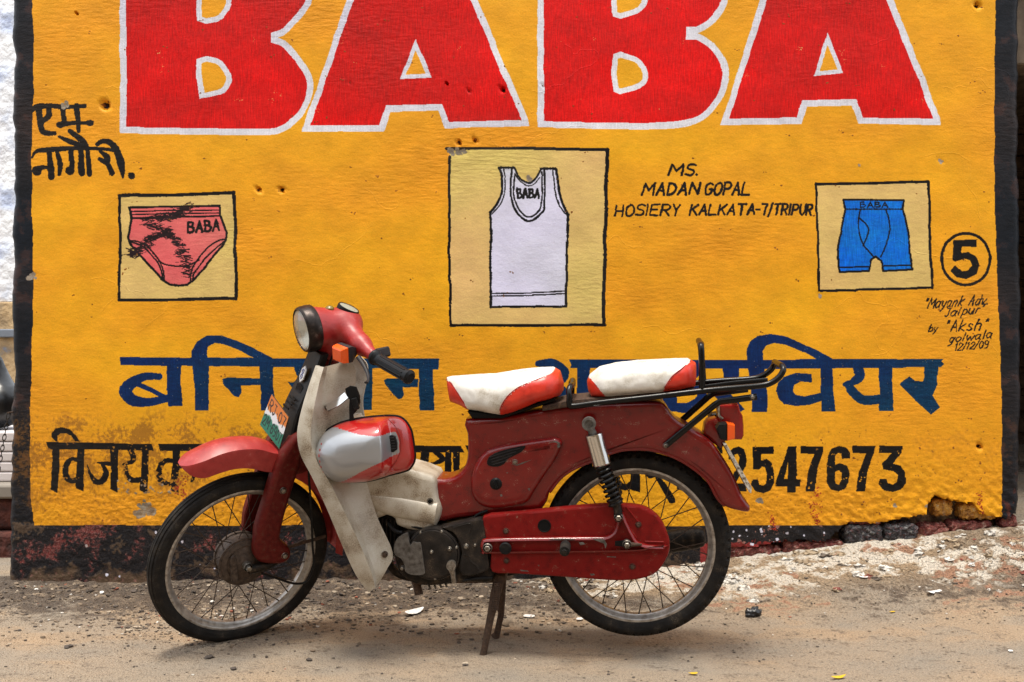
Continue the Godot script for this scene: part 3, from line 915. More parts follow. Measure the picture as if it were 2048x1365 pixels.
func paint_wall() -> Array:
	ids.resize(TEX_W * TEX_H)
	for y in TEX_H:
		var v := y + TEX_TOP
		var l := int(border_left(v))
		var r := int(border_right(v))
		for x in l:
			ids[y * TEX_W + x] = BORDER
		for x in range(r, TEX_W):
			ids[y * TEX_W + x] = BORDER
		if v > 1051.0:
			for x in TEX_W:
				ids[y * TEX_W + x] = BORDER
	paint_letters()
	paint_garments()
	paint_words()
	for k in 270:
		var x := rng.randf_range(70, 1990)
		var y := rng.randf_range(-300, 1045)
		var n := rng.randi_range(1, 3)
		for j in n:
			dab(x + rng.randfn(0, 3), y + rng.randfn(0, 1.5), rng.randf_range(0.6, 1.7) * (1.0 if y < 850 else 1.3), SPECK)
	for c in chips:
		if c[3] == "hole":
			for j in 5:
				dab(c[0] + rng.randfn(0, c[2] * 0.14), c[1] + rng.randfn(0, c[2] * 0.1), c[2] * rng.randf_range(0.3, 0.5), SCUFF)
			for j in 3:
				dab(c[0] + rng.randfn(0, c[2] * 0.5), c[1] + rng.randfn(0, c[2] * 0.4), c[2] * 0.2, SPECK)
		else:
			for j in 9:
				dab(c[0] + rng.randfn(0, c[2] * 0.45), c[1] + rng.randfn(0, c[2] * 0.35), c[2] * rng.randf_range(0.3, 0.6), PLASTER)
	# rust-red dribbles and white lime splashes low on the wall
	for q in [[1632, 980, 1638, 1010, 1634, 1045], [1622, 1000, 1628, 1030, 1636, 1052], [1964, 985, 1960, 1010, 1966, 1030], [1540, 1028, 1552, 1060], [372, 955, 366, 985, 372, 1010], [358, 960, 352, 990]]:
		for k in 46:
			var i := rng.randi_range(0, q.size() / 2 - 2) * 2
			var f := rng.randf()
			dab(lerpf(q[i], q[i + 2], f) + rng.randfn(0, 3.2), lerpf(q[i + 1], q[i + 3], f) + rng.randfn(0, 3.0), rng.randf_range(0.5, 1.7), RUST)
	for k in 46:
		var x := rng.randf_range(1450, 1850) if k < 34 else rng.randf_range(70, 640)
		var y := rng.randf_range(1052, 1090) if k < 34 else rng.randf_range(1060, 1160)
		dab(x, y, rng.randf_range(0.8, 3.2), LILAC)
	for k in 30:
		dab(rng.randf_range(230, 345), rng.randf_range(960, 990), rng.randf_range(0.8, 3.0), PLASTER)

	var fine := noise_bytes(512, 0.09, 3, 101)
	var mid := noise_bytes(512, 0.018, 4, 102)
	var wide := noise_bytes(512, 0.006, 3, 103)
	var grain := noise_bytes(512, 0.3, 2, 104)
	var streak_im := noise(FastNoiseLite.TYPE_SIMPLEX_SMOOTH, 0.11, 4, 105).get_seamless_image(512, 1024)
	streak_im.resize(2048, 1024, Image.INTERPOLATE_CUBIC)
	streak_im.convert(Image.FORMAT_L8)
	var streak := streak_im.get_data()
	var pal := [Vector3(221, 152, 30), Vector3(194, 17, 12), Vector3(206, 205, 214), Vector3(20, 18, 18), Vector3(4, 42, 78), Vector3(208, 178, 106), Vector3(214, 102, 100), Vector3(202, 201, 217), Vector3(8, 106, 190), Vector3(27, 27, 31), Vector3(128, 74, 26), Vector3(150, 136, 120), Vector3(38, 24, 26), Vector3(150, 48, 32)]
	var tint := [Vector3(-4, -9, 2), Vector3(-22, 8, 6), Vector3(-12, -12, -8), Vector3(14, 12, 8), Vector3(0, 8, -5), Vector3(-5, 2, -5), Vector3(-6, 14, 6), Vector3(-10, -8, -16), Vector3(10, 14, -34), Vector3(12, 6, 2), Vector3(20, 12, 8), Vector3(-20, -16, -16), Vector3(10, 8, 8), Vector3(20, 10, 8)]
	var strong := [0.12, 0.12, 0.10, 0.3, 0.3, 0.1, 0.1, 0.08, 0.16, 0.45, 0.2, 0.25, 0.3, 0.3]
	var low_pal := [Vector3(27, 26, 29), Vector3(132, 48, 46), Vector3(140, 98, 88), Vector3(92, 74, 58), Vector3(50, 44, 42)]
	var out := PackedByteArray()
	out.resize(TEX_W * TEX_H * 3)
	var relief := PackedByteArray()
	relief.resize(TEX_W * TEX_H)
	var ramp_low := PackedFloat32Array()
	for y in TEX_H:
		var v := int(y + TEX_TOP)
		var r0 := (y & 511) * 512
		var r1 := (((y * 3) >> 2) & 511) * 512
		var s0 := (y & 1023) * 2048
		var grimy := smoothstep(790.0, 880.0, float(v)) * (1.0 - 0.5 * smoothstep(900.0, 1000.0, float(v)))
		var rough := smoothstep(860.0, 1030.0, float(v))
		for x in TEX_W:
			var f := fine[r0 + (x & 511)]
			var m := mid[r1 + ((x * 3 >> 2) & 511)]
			var w := wide[((y >> 1) & 511) * 512 + ((x >> 2) & 511)]
			var g := grain[((y + (x >> 9) * 131) & 511) * 512 + (x & 511)]
			var st := streak[s0 + x]
			var xx := clampi(x + ((m - 128) >> 6), 0, TEX_W - 1)
			var yy := clampi(y + ((w - 128) >> 6), 0, TEX_H - 1)
			var id := ids[yy * TEX_W + xx]
			var c: Vector3
			if id == BORDER and v > 1044:
				# old layers showing through the black dado
				var q := m + ((f - 128) >> 1) + ((w - 128) >> 1)
				var right := x > 1400
				c = low_pal[0].lerp(low_pal[4], clampf((g - 120) / 110.0 + (m - 128) / 200.0, 0, 1))
				if not right:
					c = c.lerp(low_pal[1].lerp(low_pal[2], clampf((g - 100) / 90.0, 0, 1)), clampf((q - 178) / 52.0, 0, 1) * (0.35 + 0.6 * f / 255.0))
					c = c.lerp(low_pal[3], clampf((88 - q) / 40.0, 0, 0.8))
					if x < 1000:
						c = c.lerp(low_pal[3].lerp(low_pal[2], clampf((f - 150) / 90.0, 0, 1)), clampf((v - 1146 - (m - 128) * 0.3) / 22.0, 0, 0.9))
				elif q > 226:
					c = low_pal[2]
				if right and v > 1086 + ((f - 128) >> 4):
					c = low_pal[1]
				c *= 0.84 + 0.32 * g / 255.0
			else:
				# worn lettering low on the wall lets the yellow through
				if id == BLACK and v > 870 and f + ((m - 128) >> 1) > (168 if x > 240 and x < 420 else 212):
					id = YELLOW
				elif id == BLUE and g + ((f - 128) >> 2) > 236:
					id = PLASTER if f > 150 else YELLOW
				elif id == RED and m + ((g - 128) >> 1) > 262:
					id = CREAM
				c = pal[id] + tint[id] * ((w - 128) / 128.0 * 1.3 + (st - 128) / 128.0 * 0.3)
				c *= 1.0 + strong[id] * ((g - 128) / 255.0 + (st - 128) / 420.0 + (m - 128) / 300.0)
				if id == RED or id == BLUE or id == WHITE or id == AZURE:   # up-and-down strokes of the sign painter's brush
					c *= 1.0 + (streak[((x * 3) & 1023) * 2048 + y] - 128) / 128.0 * (0.16 if id != WHITE else 0.07)
				if id == BORDER and x > 1985 and v > 900 and m + ((f - 128) >> 1) > 150:
					c = c.lerp(Vector3(104, 42, 30), clampf((v - 900) / 120.0, 0, 1) * (0.3 + 0.5 * g / 255.0))
				if id == BORDER and m > 182 + ((g - 128) >> 2):
					c = c * 0.6 + Vector3(56, 34, 28) * 0.6
				if grimy > 0.02 and id != BLACK:
					# mud splashed up from the street, in specks
					var side := 1.0 - smoothstep(420.0, 900.0, float(x)) * 0.75
					var k := (f * 0.5 + m * 0.6 + g * 0.35 - 190.0) / 70.0
					k = clampf(k + grimy * side * 0.75 - 0.25, 0, 1) * grimy * side
					c = c.lerp(Vector3(120, 78, 34), clampf(k, 0, 0.62))
				if rough > 0.0 and id == YELLOW and f + ((g - 128) >> 2) > 214:
					c = Vector3(138, 88, 30)
			var i := (y * TEX_W + x) * 3
			out[i] = clampi(int(c.x), 0, 255)
			out[i + 1] = clampi(int(c.y), 0, 255)
			out[i + 2] = clampi(int(c.z), 0, 255)
			relief[y * TEX_W + x] = clampi(int(110 + (st - 128) * (0.03 + 0.42 * maxf(0.0, (w - 96) / 159.0)) + (f - 128) * (0.12 + 0.45 * rough) + (g - 128) * 0.08 + (m - 128) * 0.13 + (6 if id != YELLOW else 0) - (26 if id == SPECK or id == PLASTER else 0)), 0, 255)
	# hairline cracks in the plaster
	for k in 26:
		var p := Vector2(rng.randf_range(80, 1980), rng.randf_range(-200, 700))
		var a := rng.randf_range(-0.6, 0.6) + (PI / 2 if k % 3 == 0 else 0.0)
		for j in rng.randi_range(60, 260):
			a += rng.randfn(0, 0.16)
			p += Vector2(cos(a), sin(a))
			var x := int(p.x)
			var y := int(p.y - TEX_TOP)
			if x > 1 and x < TEX_W - 1 and y > 1 and y < TEX_H - 1:
				relief[y * TEX_W + x] = maxi(0, relief[y * TEX_W + x] - 46)
	var colour := Image.create_from_data(TEX_W, TEX_H, false, Image.FORMAT_RGB8, out)
	var bump := Image.create_from_data(TEX_W, TEX_H, false, Image.FORMAT_L8, relief)
	bump.convert(Image.FORMAT_RGBA8)
	bump.bump_map_to_normal_map(1.9)
	return [ImageTexture.create_from_image(colour), ImageTexture.create_from_image(bump)]

func broken_edge(u: float) -> float:   # photograph row where the plaster ends at its foot
	var e := 1300.0
	var p := [[1400, 1230], [1440, 1098], [1500, 1096], [1560, 1086], [1600, 1082], [1650, 1086], [1672, 1070], [1690, 1052], [1700, 1046], [1760, 1048], [1790, 1040], [1830, 1034], [1856, 1030], [1862, 1000], [1872, 993], [1900, 1000], [1918, 1004], [1930, 1008], [1950, 1006], [1962, 1030], [2000, 1036], [2016, 1042], [2030, 1030], [2060, 1030]]
	if u < p[0][0]:
		return e
	for i in p.size() - 1:
		if u <= p[i + 1][0]:
			return lerpf(p[i][1], p[i + 1][1], (u - p[i][0]) / (p[i + 1][0] - p[i][0]))
	return 1030.0

func build_wall() -> void:
	var tex := paint_wall()
	var m := StandardMaterial3D.new()
	m.resource_name = "painted_plaster"
	m.albedo_texture = tex[0]
	m.normal_enabled = true
	m.normal_texture = tex[1]
	m.normal_scale = 1.0
	m.roughness = 0.5
	m.metallic_specular = 0.3
	M.painted_plaster = m
	var soft := noise(FastNoiseLite.TYPE_SIMPLEX_SMOOTH, 0.004, 3, 201)
	var hard := noise(FastNoiseLite.TYPE_SIMPLEX_SMOOTH, 0.045, 3, 202)
	var edge := noise(FastNoiseLite.TYPE_SIMPLEX_SMOOTH, 0.012, 3, 203)
	var s := Shape.new()
	var nx := 408
	var ny := 306
	var rows := []
	for j in ny + 1:
		var v := lerpf(TEX_TOP, TEX_TOP + TEX_H - 1.0, float(j) / ny)
		var ul := 24.0 - 7.0 * smoothstep(600.0, 1150.0, v) + edge.get_noise_2d(v, 0.0) * 7.0
		var ur := 2041.0 + edge.get_noise_2d(v, 99.0) * 5.0 - 3.0 * sin(v * 0.007)
		var ring := PackedVector3Array()
		for i in range(-1, nx + 2):
			var k := clampf(float(i) / nx, 0, 1)
			var u := lerpf(ul, ur, k)
			var vv := v
			var deep := 0.0
			var e := broken_edge(u) + hard.get_noise_2d(u * 2.0, 7.0) * 5.0
			if v > e:
				vv = e
				deep = minf(0.05, (v - e) * 0.004)
			var p := wall_at(u, vv)
			var low := smoothstep(880.0, 1040.0, v) * (0.35 + 0.65 * smoothstep(1450.0, 1850.0, u))
			p.z += soft.get_noise_2d(u, v) * 0.003 + hard.get_noise_2d(u, v * 1.4) * (0.0003 + 0.0062 * low)
			p.z -= deep
			var rim := minf(u - ul, ur - u)
			p.z -= 0.012 * pow(clampf(1.0 - rim / 12.0, 0, 1), 2.0)
			for c in chips:
				var d := Vector2(u - c[0], v - c[1]).length()
				if d < c[2] * 1.6:
					p.z -= (0.022 if c[3] == "hole" else 0.0035) * (1.0 - smoothstep(c[2] * 0.4, c[2] * 1.15, d))
			if i < 0 or i > nx:
				p.z = WALL_Z - 0.3
			ring.append(p)
			s.uv.append(Vector2((u + 0.5) / TEX_W, (vv - TEX_TOP + 0.5) / TEX_H))
		rows.append(ring)
	s.grid(rows)
	# a flat top to the wall
	var o := thing("painted_wall", "yellow plastered wall hand-painted with a red BABA underwear advertisement", "wall", Transform3D(Basis(), Vector3(0, 0, WALL_Z)))
	var shift := Transform3D(Basis(), Vector3(0, 0, -WALL_Z))
	var mesh := s.mesh(60.0, true)
	part(o, "painted_plaster", mesh, m, shift)
	var mortar := mat("mortar", Color.WHITE, 0.95, 0.0, ramp_texture(256, 0.03, 5, 51, [[0, rgb(58, 44, 36)], [120, rgb(98, 80, 64)], [200, rgb(140, 122, 100)], [255, rgb(176, 160, 140)]], 0.5), 3.0, bump_texture(256, 0.05, 5, 52, 8.0), 1.0)
	var core := Shape.new()
	var a := wall_at(40, -325)
	var b := wall_at(2026, 1206)
	core.rounded_box(Transform3D(Basis(), Vector3((a.x + b.x) / 2, (a.y + b.y) / 2, WALL_Z - 0.18)), Vector3(b.x - a.x, a.y - b.y, 0.22), 0.01)
	part(o, "rubble_core", core, mortar, shift)
	# bricks laid bare at the foot of the wall
	var looks := {
		"r": mat("brick_red_paint", Color.WHITE, 0.8, 0.0, ramp_texture(256, 0.03, 5, 53, [[0, rgb(40, 22, 19)], [100, rgb(98, 36, 30)], [165, rgb(122, 48, 41)], [205, rgb(128, 92, 74)], [255, rgb(176, 164, 148)]], 0.9), 4.0, bump_texture(256, 0.06, 4, 54, 6.0), 1.0),
		"k": mat("brick_black_paint", Color.WHITE, 0.7, 0.0, ramp_texture(256, 0.035, 5, 55, [[0, rgb(120, 46, 42)], [62, rgb(60, 36, 36)], [84, rgb(34, 34, 37)], [190, rgb(44, 44, 46)], [222, rgb(120, 116, 112)], [255, rgb(206, 202, 198)]], 0.7), 5.0, bump_texture(256, 0.06, 4, 56, 6.0), 1.0),
		"y": mat("brick_yellow_paint", Color.WHITE, 0.75, 0.0, ramp_texture(256, 0.03, 5, 57, [[0, rgb(70, 46, 30)], [90, rgb(150, 100, 36)], [170, rgb(192, 134, 34)], [225, rgb(180, 156, 110)], [255, rgb(196, 190, 180)]], 0.6), 4.0, bump_texture(256, 0.06, 4, 58, 6.0), 1.0)}
	var lay := [[1448, 1094, 1566, 1122, "r", 0.0], [1568, 1084, 1690, 1116, "r", 0.0], [1692, 1052, 1768, 1090, "k", 0.004], [1771, 1049, 1838, 1084, "k", 0.006], [1692, 1090, 1776, 1106, "r", 0.0], [1778, 1086, 1850, 1100, "r", 0.002], [1842, 1052, 1902, 1080, "r", -0.004], [1874, 1004, 1912, 1035, "y", -0.014], [1928, 1010, 2000, 1041, "y", -0.008], [1904, 1046, 1990, 1068, "r", -0.008], [2008, 1034, 2040, 1060, "r", -0.004], [1700, 1038, 1764, 1050, "r", -0.003]]
	for q in lay:
		var p0 := wall_at(q[0], q[1])
		var p1 := wall_at(q[2], q[3])
		var br := Shape.new()
		var size := Vector3(p1.x - p0.x, p0.y - p1.y, 0.1)
		br.rough_block(size, minf(size.y * 0.34, 0.016), hard, 0.011, q[0] * 3.0)
		part(o, "brick", br, looks[q[4]], shift * Transform3D(Basis(Vector3(0, 0, 1), rng.randf_range(-0.03, 0.03)), Vector3((p0.x + p1.x) / 2, (p0.y + p1.y) / 2, WALL_Z - 0.055 + q[5])), 50.0)


# ---------------------------------------------------------------- ground
var ground_noise := noise(FastNoiseLite.TYPE_SIMPLEX_SMOOTH, 2.2, 3, 301)
var ground_fine := noise(FastNoiseLite.TYPE_SIMPLEX_SMOOTH, 22.0, 3, 302)

func fillet(x: float) -> float:   # how high the dirt and mortar are banked against the wall
	var u := x * FOCAL / (EYE.z - WALL_Z) + 1024.0
	var p := [[-4000, 0.0], [20, 0.012], [300, 0.018], [620, 0.02], [900, 0.02], [1120, 0.03], [1330, 0.062], [1450, 0.098], [1640, 0.136], [1850, 0.18], [2000, 0.205], [2120, 0.24], [2600, 0.26], [6000, 0.26]]
	for i in p.size() - 1:
		if u <= p[i + 1][0]:
			return lerpf(p[i][1], p[i + 1][1], clampf((u - p[i][0]) / (p[i + 1][0] - p[i][0]), 0, 1))
	return 0.26

func ground_height(x: float, z: float) -> float:
	var d := maxf(0.0, z - WALL_Z)
	var near := 1.0 - smoothstep(0.6, 2.0, absf(z)) * smoothstep(1.9, 4.0, maxf(absf(x), absf(z)))
	var y := -0.05 * clampf(z, -0.6, 0.9)
	y += fillet(x) * exp(-pow(d / 0.24, 1.4))
	var lumpy := 1.0 - smoothstep(0.3, 0.62, d)
	y += ground_noise.get_noise_2d(x, z) * (0.004 + 0.010 * lumpy) * near
	return y

func build_ground() -> void:
	var xs := PackedFloat32Array()
	var zs := PackedFloat32Array()
	for q in [-60.0, -30.0, -15.0, -8.0, -5.0, -3.5, -2.7, -2.3]:
		xs.append(q)
	for k in 391:
		xs.append(lerpf(-2.0, 2.0, k / 390.0))
	for q in [2.3, 2.7, 3.5, 5.0, 8.0, 15.0, 30.0, 60.0]:
		xs.append(q)
	for q in [-60.0, -30.0, -15.0, -8.0, -5.0, -3.0, -2.0, -1.4, -1.0, -0.8]:
		zs.append(q)
	for k in 166:
		zs.append(lerpf(-0.62, 0.85, k / 165.0))
	for q in [1.0, 1.4, 2.0, 3.0, 4.5, 7.0, 12.0, 25.0, 60.0]:
		zs.append(q)
	var s := Shape.new()
	var rows := []
	for z in zs:
		var r := PackedVector3Array()
		for x in xs:
			var y := ground_height(x, z)
			if absf(x) < 2.05 and z > -0.7 and z < 0.9:
				y += ground_fine.get_noise_2d(x, z) * (0.0016 + 0.0065 * (1.0 - smoothstep(0.12, 0.5, z - WALL_Z)))
			r.append(Vector3(x, y, z))
			s.uv.append(Vector2((x + 2.0) / 4.0, (z + 0.62) / 1.5))
		rows.append(r)
	s.grid(rows)
	# colour of the ground: dry dust, dark soil by the wall, whitewashed mortar banked up on the right
	var w := 2048
	var h := 768
	var fine := noise_bytes(512, 0.12, 3, 311)
	var mid := noise_bytes(512, 0.02, 4, 312)
	var wide := noise_bytes(512, 0.007, 3, 313)
	var grain := noise_bytes(512, 0.35, 2, 314)
	var out := PackedByteArray()
	out.resize(w * h * 3)
	var relief := PackedByteArray()
	relief.resize(w * h)
	for y in h:
		var z := (y + 0.5) / h * 1.5 - 0.62
		var d := z - WALL_Z
		var near := 1.0 - smoothstep(0.18, 0.46, d)
		var bank := 1.0 - smoothstep(0.1, 0.3, d)
		for x in w:
			var px := (x + 0.5) / w * 4.0 - 2.0
			var f := fine[(y & 511) * 512 + (x & 511)]
			var m := mid[((y * 2) & 511) * 512 + (x & 511)]
			var wd := wide[(y & 511) * 512 + ((x >> 1) & 511)]
			var g := grain[((y + (x >> 9) * 97) & 511) * 512 + (x & 511)]
			var c := Vector3(136, 121, 103) + Vector3(8, 4, 0) * ((wd - 128) / 90.0)
			# dark loose soil
			var soil := near * (1.0 - 0.6 * smoothstep(0.25, 0.75, px)) + 0.45 * near * smoothstep(1.0, 1.5, px)
			var k := clampf(soil * 1.5 - 0.5 + (m - 128) / 110.0 + (f - 128) / 260.0, 0, 1)
			c = c.lerp(Vector3(72, 60, 49), k * 0.85)
			if k < 0.3 and wd > 150 and d < 0.75:
				c = c.lerp(Vector3(148, 120, 90), 0.2)
			# white mortar and lime
			if px > -0.1:
				var lime := bank * smoothstep(-0.1, 0.35, px) * (1.0 - 0.5 * smoothstep(1.25, 1.7, px))
				var q := lime * 0.95 - 0.66 + (m * 0.62 + wd * 0.38 - 118) / 70.0 + (f - 128) / 300.0
				c = c.lerp(Vector3(136, 114, 88), clampf(lime * 1.3 - 0.2, 0, 0.85))
				if q > 0.0 and lime > 0.06:
					c = c.lerp(Vector3(188, 180, 167), clampf(q * 1.7, 0, 0.88) * minf(1.0, lime * 5.0))
			# brick dust near the right end
			if px > 0.5 and d < 0.42 and wd > 150 and m < 104:
				c = c.lerp(Vector3(136, 72, 52), clampf((104 - m) / 50.0, 0, 0.32) * (1.0 - smoothstep(0.3, 0.42, d)))
			c *= 0.8 + 0.4 * g / 255.0
			if g > 226 and d > 0.3:
				c *= 0.72
			if f > 206 and g > 140 and not (px > 0.0 and d < 0.25):
				c = c * 0.58
			elif f < 46 and g < 110:
				c = c.lerp(Vector3(190, 178, 160), 0.5)
			var i := (y * w + x) * 3
			out[i] = clampi(int(c.x), 0, 255)
			out[i + 1] = clampi(int(c.y), 0, 255)
			out[i + 2] = clampi(int(c.z), 0, 255)
			relief[y * w + x] = clampi(int(120 + (f - 128) * (0.25 + 0.5 * near) + (g - 128) * 0.25 + (m - 128) * 0.3), 0, 255)
	var bump := Image.create_from_data(w, h, false, Image.FORMAT_L8, relief)
	bump.convert(Image.FORMAT_RGBA8)
	bump.bump_map_to_normal_map(12.0)
	var m := StandardMaterial3D.new()
	m.resource_name = "dusty_ground"
	m.albedo_texture = ImageTexture.create_from_image(Image.create_from_data(w, h, false, Image.FORMAT_RGB8, out))
	m.normal_enabled = true
	m.normal_texture = ImageTexture.create_from_image(bump)
	m.roughness = 0.95
	var o := part(self, "ground", s.mesh(70.0, true), m)
	o.set_meta("kind", "structure")

	# loose gravel and crumbs of soil, too many to count
	var stone := Shape.new()
	stone.lathe(Transform3D(), [Vector2(0.0, -0.55), Vector2(0.7, -0.42), Vector2(1.0, 0.0), Vector2(0.72, 0.4), Vector2(0.0, 0.52)], 7)
	for i in stone.v.size():
		stone.v[i] = Vector3(stone.v[i].x, stone.v[i].z, stone.v[i].y) * (1.0 + 0.25 * sin(i * 12.9))
	var mesh := stone.mesh(30.0)
	var mm := MultiMesh.new()
	mm.transform_format = MultiMesh.TRANSFORM_3D
	mm.use_colors = true
	mm.mesh = mesh
	var places := []
	for k in 5600:
		var p := Vector3.ZERO
		var size := 0.0
		if k < 2100:      # crumbs of soil along the wall and under the moped
			p = Vector3(rng.randf_range(-1.85, 0.25), 0, WALL_Z + 0.03 + absf(rng.randfn(0, 0.22)))
			size = 0.0016 + 0.006 * pow(rng.randf(), 2.2)
		elif k < 3500:    # the gritty patch round the front wheel
			p = Vector3(rng.randfn(-0.95, 0.22), 0, rng.randfn(-0.16, 0.1))
			size = 0.0014 + 0.0045 * pow(rng.randf(), 2.0)
		elif k < 4100:
			p = Vector3(rng.randf_range(0.1, 1.9), 0, WALL_Z + 0.06 + absf(rng.randfn(0, 0.25)))
			size = 0.001 + 0.0036 * pow(rng.randf(), 2.6)
		else:
			p = Vector3(rng.randf_range(-1.9, 1.9), 0, rng.randf_range(-0.3, 0.75))
			size = 0.0008 + 0.0035 * pow(rng.randf(), 2.6)
		if k % 90 == 0:
			size *= 1.8
		if p.z < WALL_Z + 0.02 or p.z > 0.8:
			continue
		p.y = ground_height(p.x, p.z) + size * 0.25
		var b := Basis.from_euler(Vector3(rng.randf_range(-0.4, 0.4), rng.randf() * TAU, rng.randf_range(-0.4, 0.4))).scaled(Vector3(size * rng.randf_range(0.8, 1.6), size * rng.randf_range(0.6, 1.0), size))
		var tone := rng.randf()
		var c := Color(0.075, 0.058, 0.046) if tone < 0.5 else (Color(0.17, 0.125, 0.085) if tone < 0.86 else (Color(0.33, 0.27, 0.2) if tone < 0.955 else (Color(0.22, 0.07, 0.04) if tone < 0.975 else Color(0.6, 0.57, 0.52))))
		places.append([Transform3D(b, p), c * rng.randf_range(0.75, 1.25)])
	mm.instance_count = places.size()
	for k in places.size():
		mm.set_instance_transform(k, places[k][0])
		mm.set_instance_color(k, places[k][1])
	var lumps := MultiMesh.new()
	lumps.transform_format = MultiMesh.TRANSFORM_3D
	lumps.use_colors = true
	var rock := Shape.new()
	rock.rough_block(Vector3(0.036, 0.024, 0.03), 0.009, noise(FastNoiseLite.TYPE_SIMPLEX_SMOOTH, 0.06, 3, 333), 0.016, 0.0)
	lumps.mesh = rock.mesh(35.0)
	lumps.instance_count = 170
	for k in 170:
		var x := rng.randf_range(0.05, 1.95)
		var z := WALL_Z + 0.015 + absf(rng.randfn(0, 0.1))
		var size := 0.004 + 0.013 * pow(rng.randf(), 2.4)
		var p := Vector3(x, ground_height(x, z) - size * 0.12, z)
		lumps.set_instance_transform(k, Transform3D(Basis.from_euler(Vector3(rng.randf_range(-0.5, 0.5), rng.randf() * TAU, rng.randf_range(-0.5, 0.5))).scaled(Vector3(rng.randf_range(1.0, 1.8), rng.randf_range(0.6, 1.0), 1.0) * size * 52.0), p))
		var tone := rng.randf()
		lumps.set_instance_color(k, (Color(0.56, 0.53, 0.48) if tone < 0.42 else (Color(0.34, 0.26, 0.17) if tone < 0.8 else (Color(0.14, 0.11, 0.085) if tone < 0.93 else Color(0.24, 0.075, 0.05)))) * rng.randf_range(0.8, 1.1))
	var grit := mat("grit", Color.WHITE, 0.9)
	grit.vertex_color_use_as_albedo = true
	var mi := MultiMeshInstance3D.new()
	mi.name = "gravel"
	mi.multimesh = mm
	mi.material_override = grit
	mi.set_meta("kind", "stuff")
	tag(mi, "loose dark gravel and soil crumbs scattered along the wall foot", "gravel")
	add_child(mi)
	var li := MultiMeshInstance3D.new()
	li.name = "mortar_rubble"
	li.multimesh = lumps
	li.material_override = grit
	li.set_meta("kind", "stuff")
	tag(li, "broken lumps of whitewashed mortar banked against the wall foot", "rubble")
	add_child(li)


# ---------------------------------------------------------------- the moped
func flip_z(p: PackedVector3Array) -> PackedVector3Array:
	var out := PackedVector3Array()
	for q in p:
		out.append(Vector3(q.x, q.y, -q.z))
	return out

func facing(origin: Vector3, normal: Vector3, up: Vector3) -> Transform3D:   # z of the result points along normal
	var z := normal.normalized()
	var x := up.cross(z).normalized()
	return Transform3D(Basis(x, z.cross(x), z), origin)

func bolt(parent: Node, called: String, p: Vector3, r: float, h: float, m: Material, xf := Transform3D(), sides := 16) -> void:
	var s := Shape.new()
	var o := Transform3D(Basis(), p)
	s.lathe(o, [Vector2(r * 1.5, -h), Vector2(r * 1.5, h * 0.15), Vector2(r * 1.35, h * 0.3)], 18)
	s.lathe(o, [Vector2(r, 0), Vector2(r, h * 0.85), Vector2(r * 0.8, h), Vector2(0, h)], 6 if sides < 10 else sides)
	part(parent, called, s, m, xf, 30.0)

func coil(a: Vector3, b: Vector3, radius: float, wire: float, turns: float) -> Shape:
	var s := Shape.new()
	var d := (b - a)
	var xf := facing(a, d, Vector3(0, 0, 1))
	var p := PackedVector3Array()
	var n := int(turns * 14)
	for i in n + 1:
		var k := float(i) / n
		p.append(xf * Vector3(radius * cos(TAU * turns * k), radius * sin(TAU * turns * k), d.length() * k))
	s.tube(p, wire, 7)
	return s

func build_wheel(parent: Node, called: String, xf: Transform3D, big: float, ribbed: bool) -> Node3D:
	var o := group_part(parent, called, xf)
	var rim_r := 0.2235
	# tyre: section from bead to bead, with ribs or shoulder blocks cut into it
	var prof := []
	var mid := (big + rim_r - 0.006) / 2.0
	var tall := (big - rim_r + 0.006) / 2.0
	var n := 64
	for i in n + 1:
		var a := lerpf(-2.45, 2.45, float(i) / n)
		var r := mid + tall * cos(a)
		var h := 0.031 * sin(a) * (1.0 if absf(a) < 1.6 else 0.97)
		if ribbed and absf(a) < 1.0 and (i % 5) == 2:
			r -= 0.004
			h *= 0.94
		if ribbed and absf(a) > 1.0 and absf(a) < 1.1:
			r += 0.0012
		prof.append(Vector2(r, h))
	var tyre := Shape.new()
	tyre.lathe(Transform3D(), prof, 96 if ribbed else 384, -1.0 if ribbed else mid)
	part(o, "tyre", tyre, M.rubber, Transform3D(), 35.0)
	var rim := Shape.new()
	var rp := []
	for q in [[rim_r - 0.004, -0.018], [rim_r + 0.004, -0.0205], [rim_r + 0.004, -0.0225], [rim_r - 0.001, -0.024], [rim_r - 0.005, -0.0215], [rim_r - 0.009, -0.016], [rim_r - 0.011, -0.011], [rim_r - 0.016, -0.008], [rim_r - 0.017, 0.0]]:
		rp.append(Vector2(q[0], q[1]))
	for k in range(rp.size() - 2, -1, -1):
		rp.append(Vector2(rp[k].x, -rp[k].y))
	rim.lathe(Transform3D(), rp, 96)
	part(o, "rim", rim, M.rim_metal, Transform3D(), 50.0)
	# 36 crossed spokes
	var kinds := []
	for side in [-1, 1]:
		for lean in [-1, 1]:
			var s := Shape.new()
			var from := Vector3(0.052 * cos(lean * 0.95), 0.052 * sin(lean * 0.95), side * 0.024)
			var to := Vector3(rim_r - 0.014, 0, side * 0.005)
			s.tube(PackedVector3Array([from, from.lerp(to, 0.5), from.lerp(to, 0.92), to]), [0.0015, 0.0015, 0.0016, 0.0024], 6)
			kinds.append(s.mesh())
	for k in 36:
		part(o, "spoke", kinds[k % 4], M.spoke_steel, Transform3D(Basis(Vector3(0, 0, 1), TAU * k / 36.0 + 0.04), Vector3.ZERO))
	return o

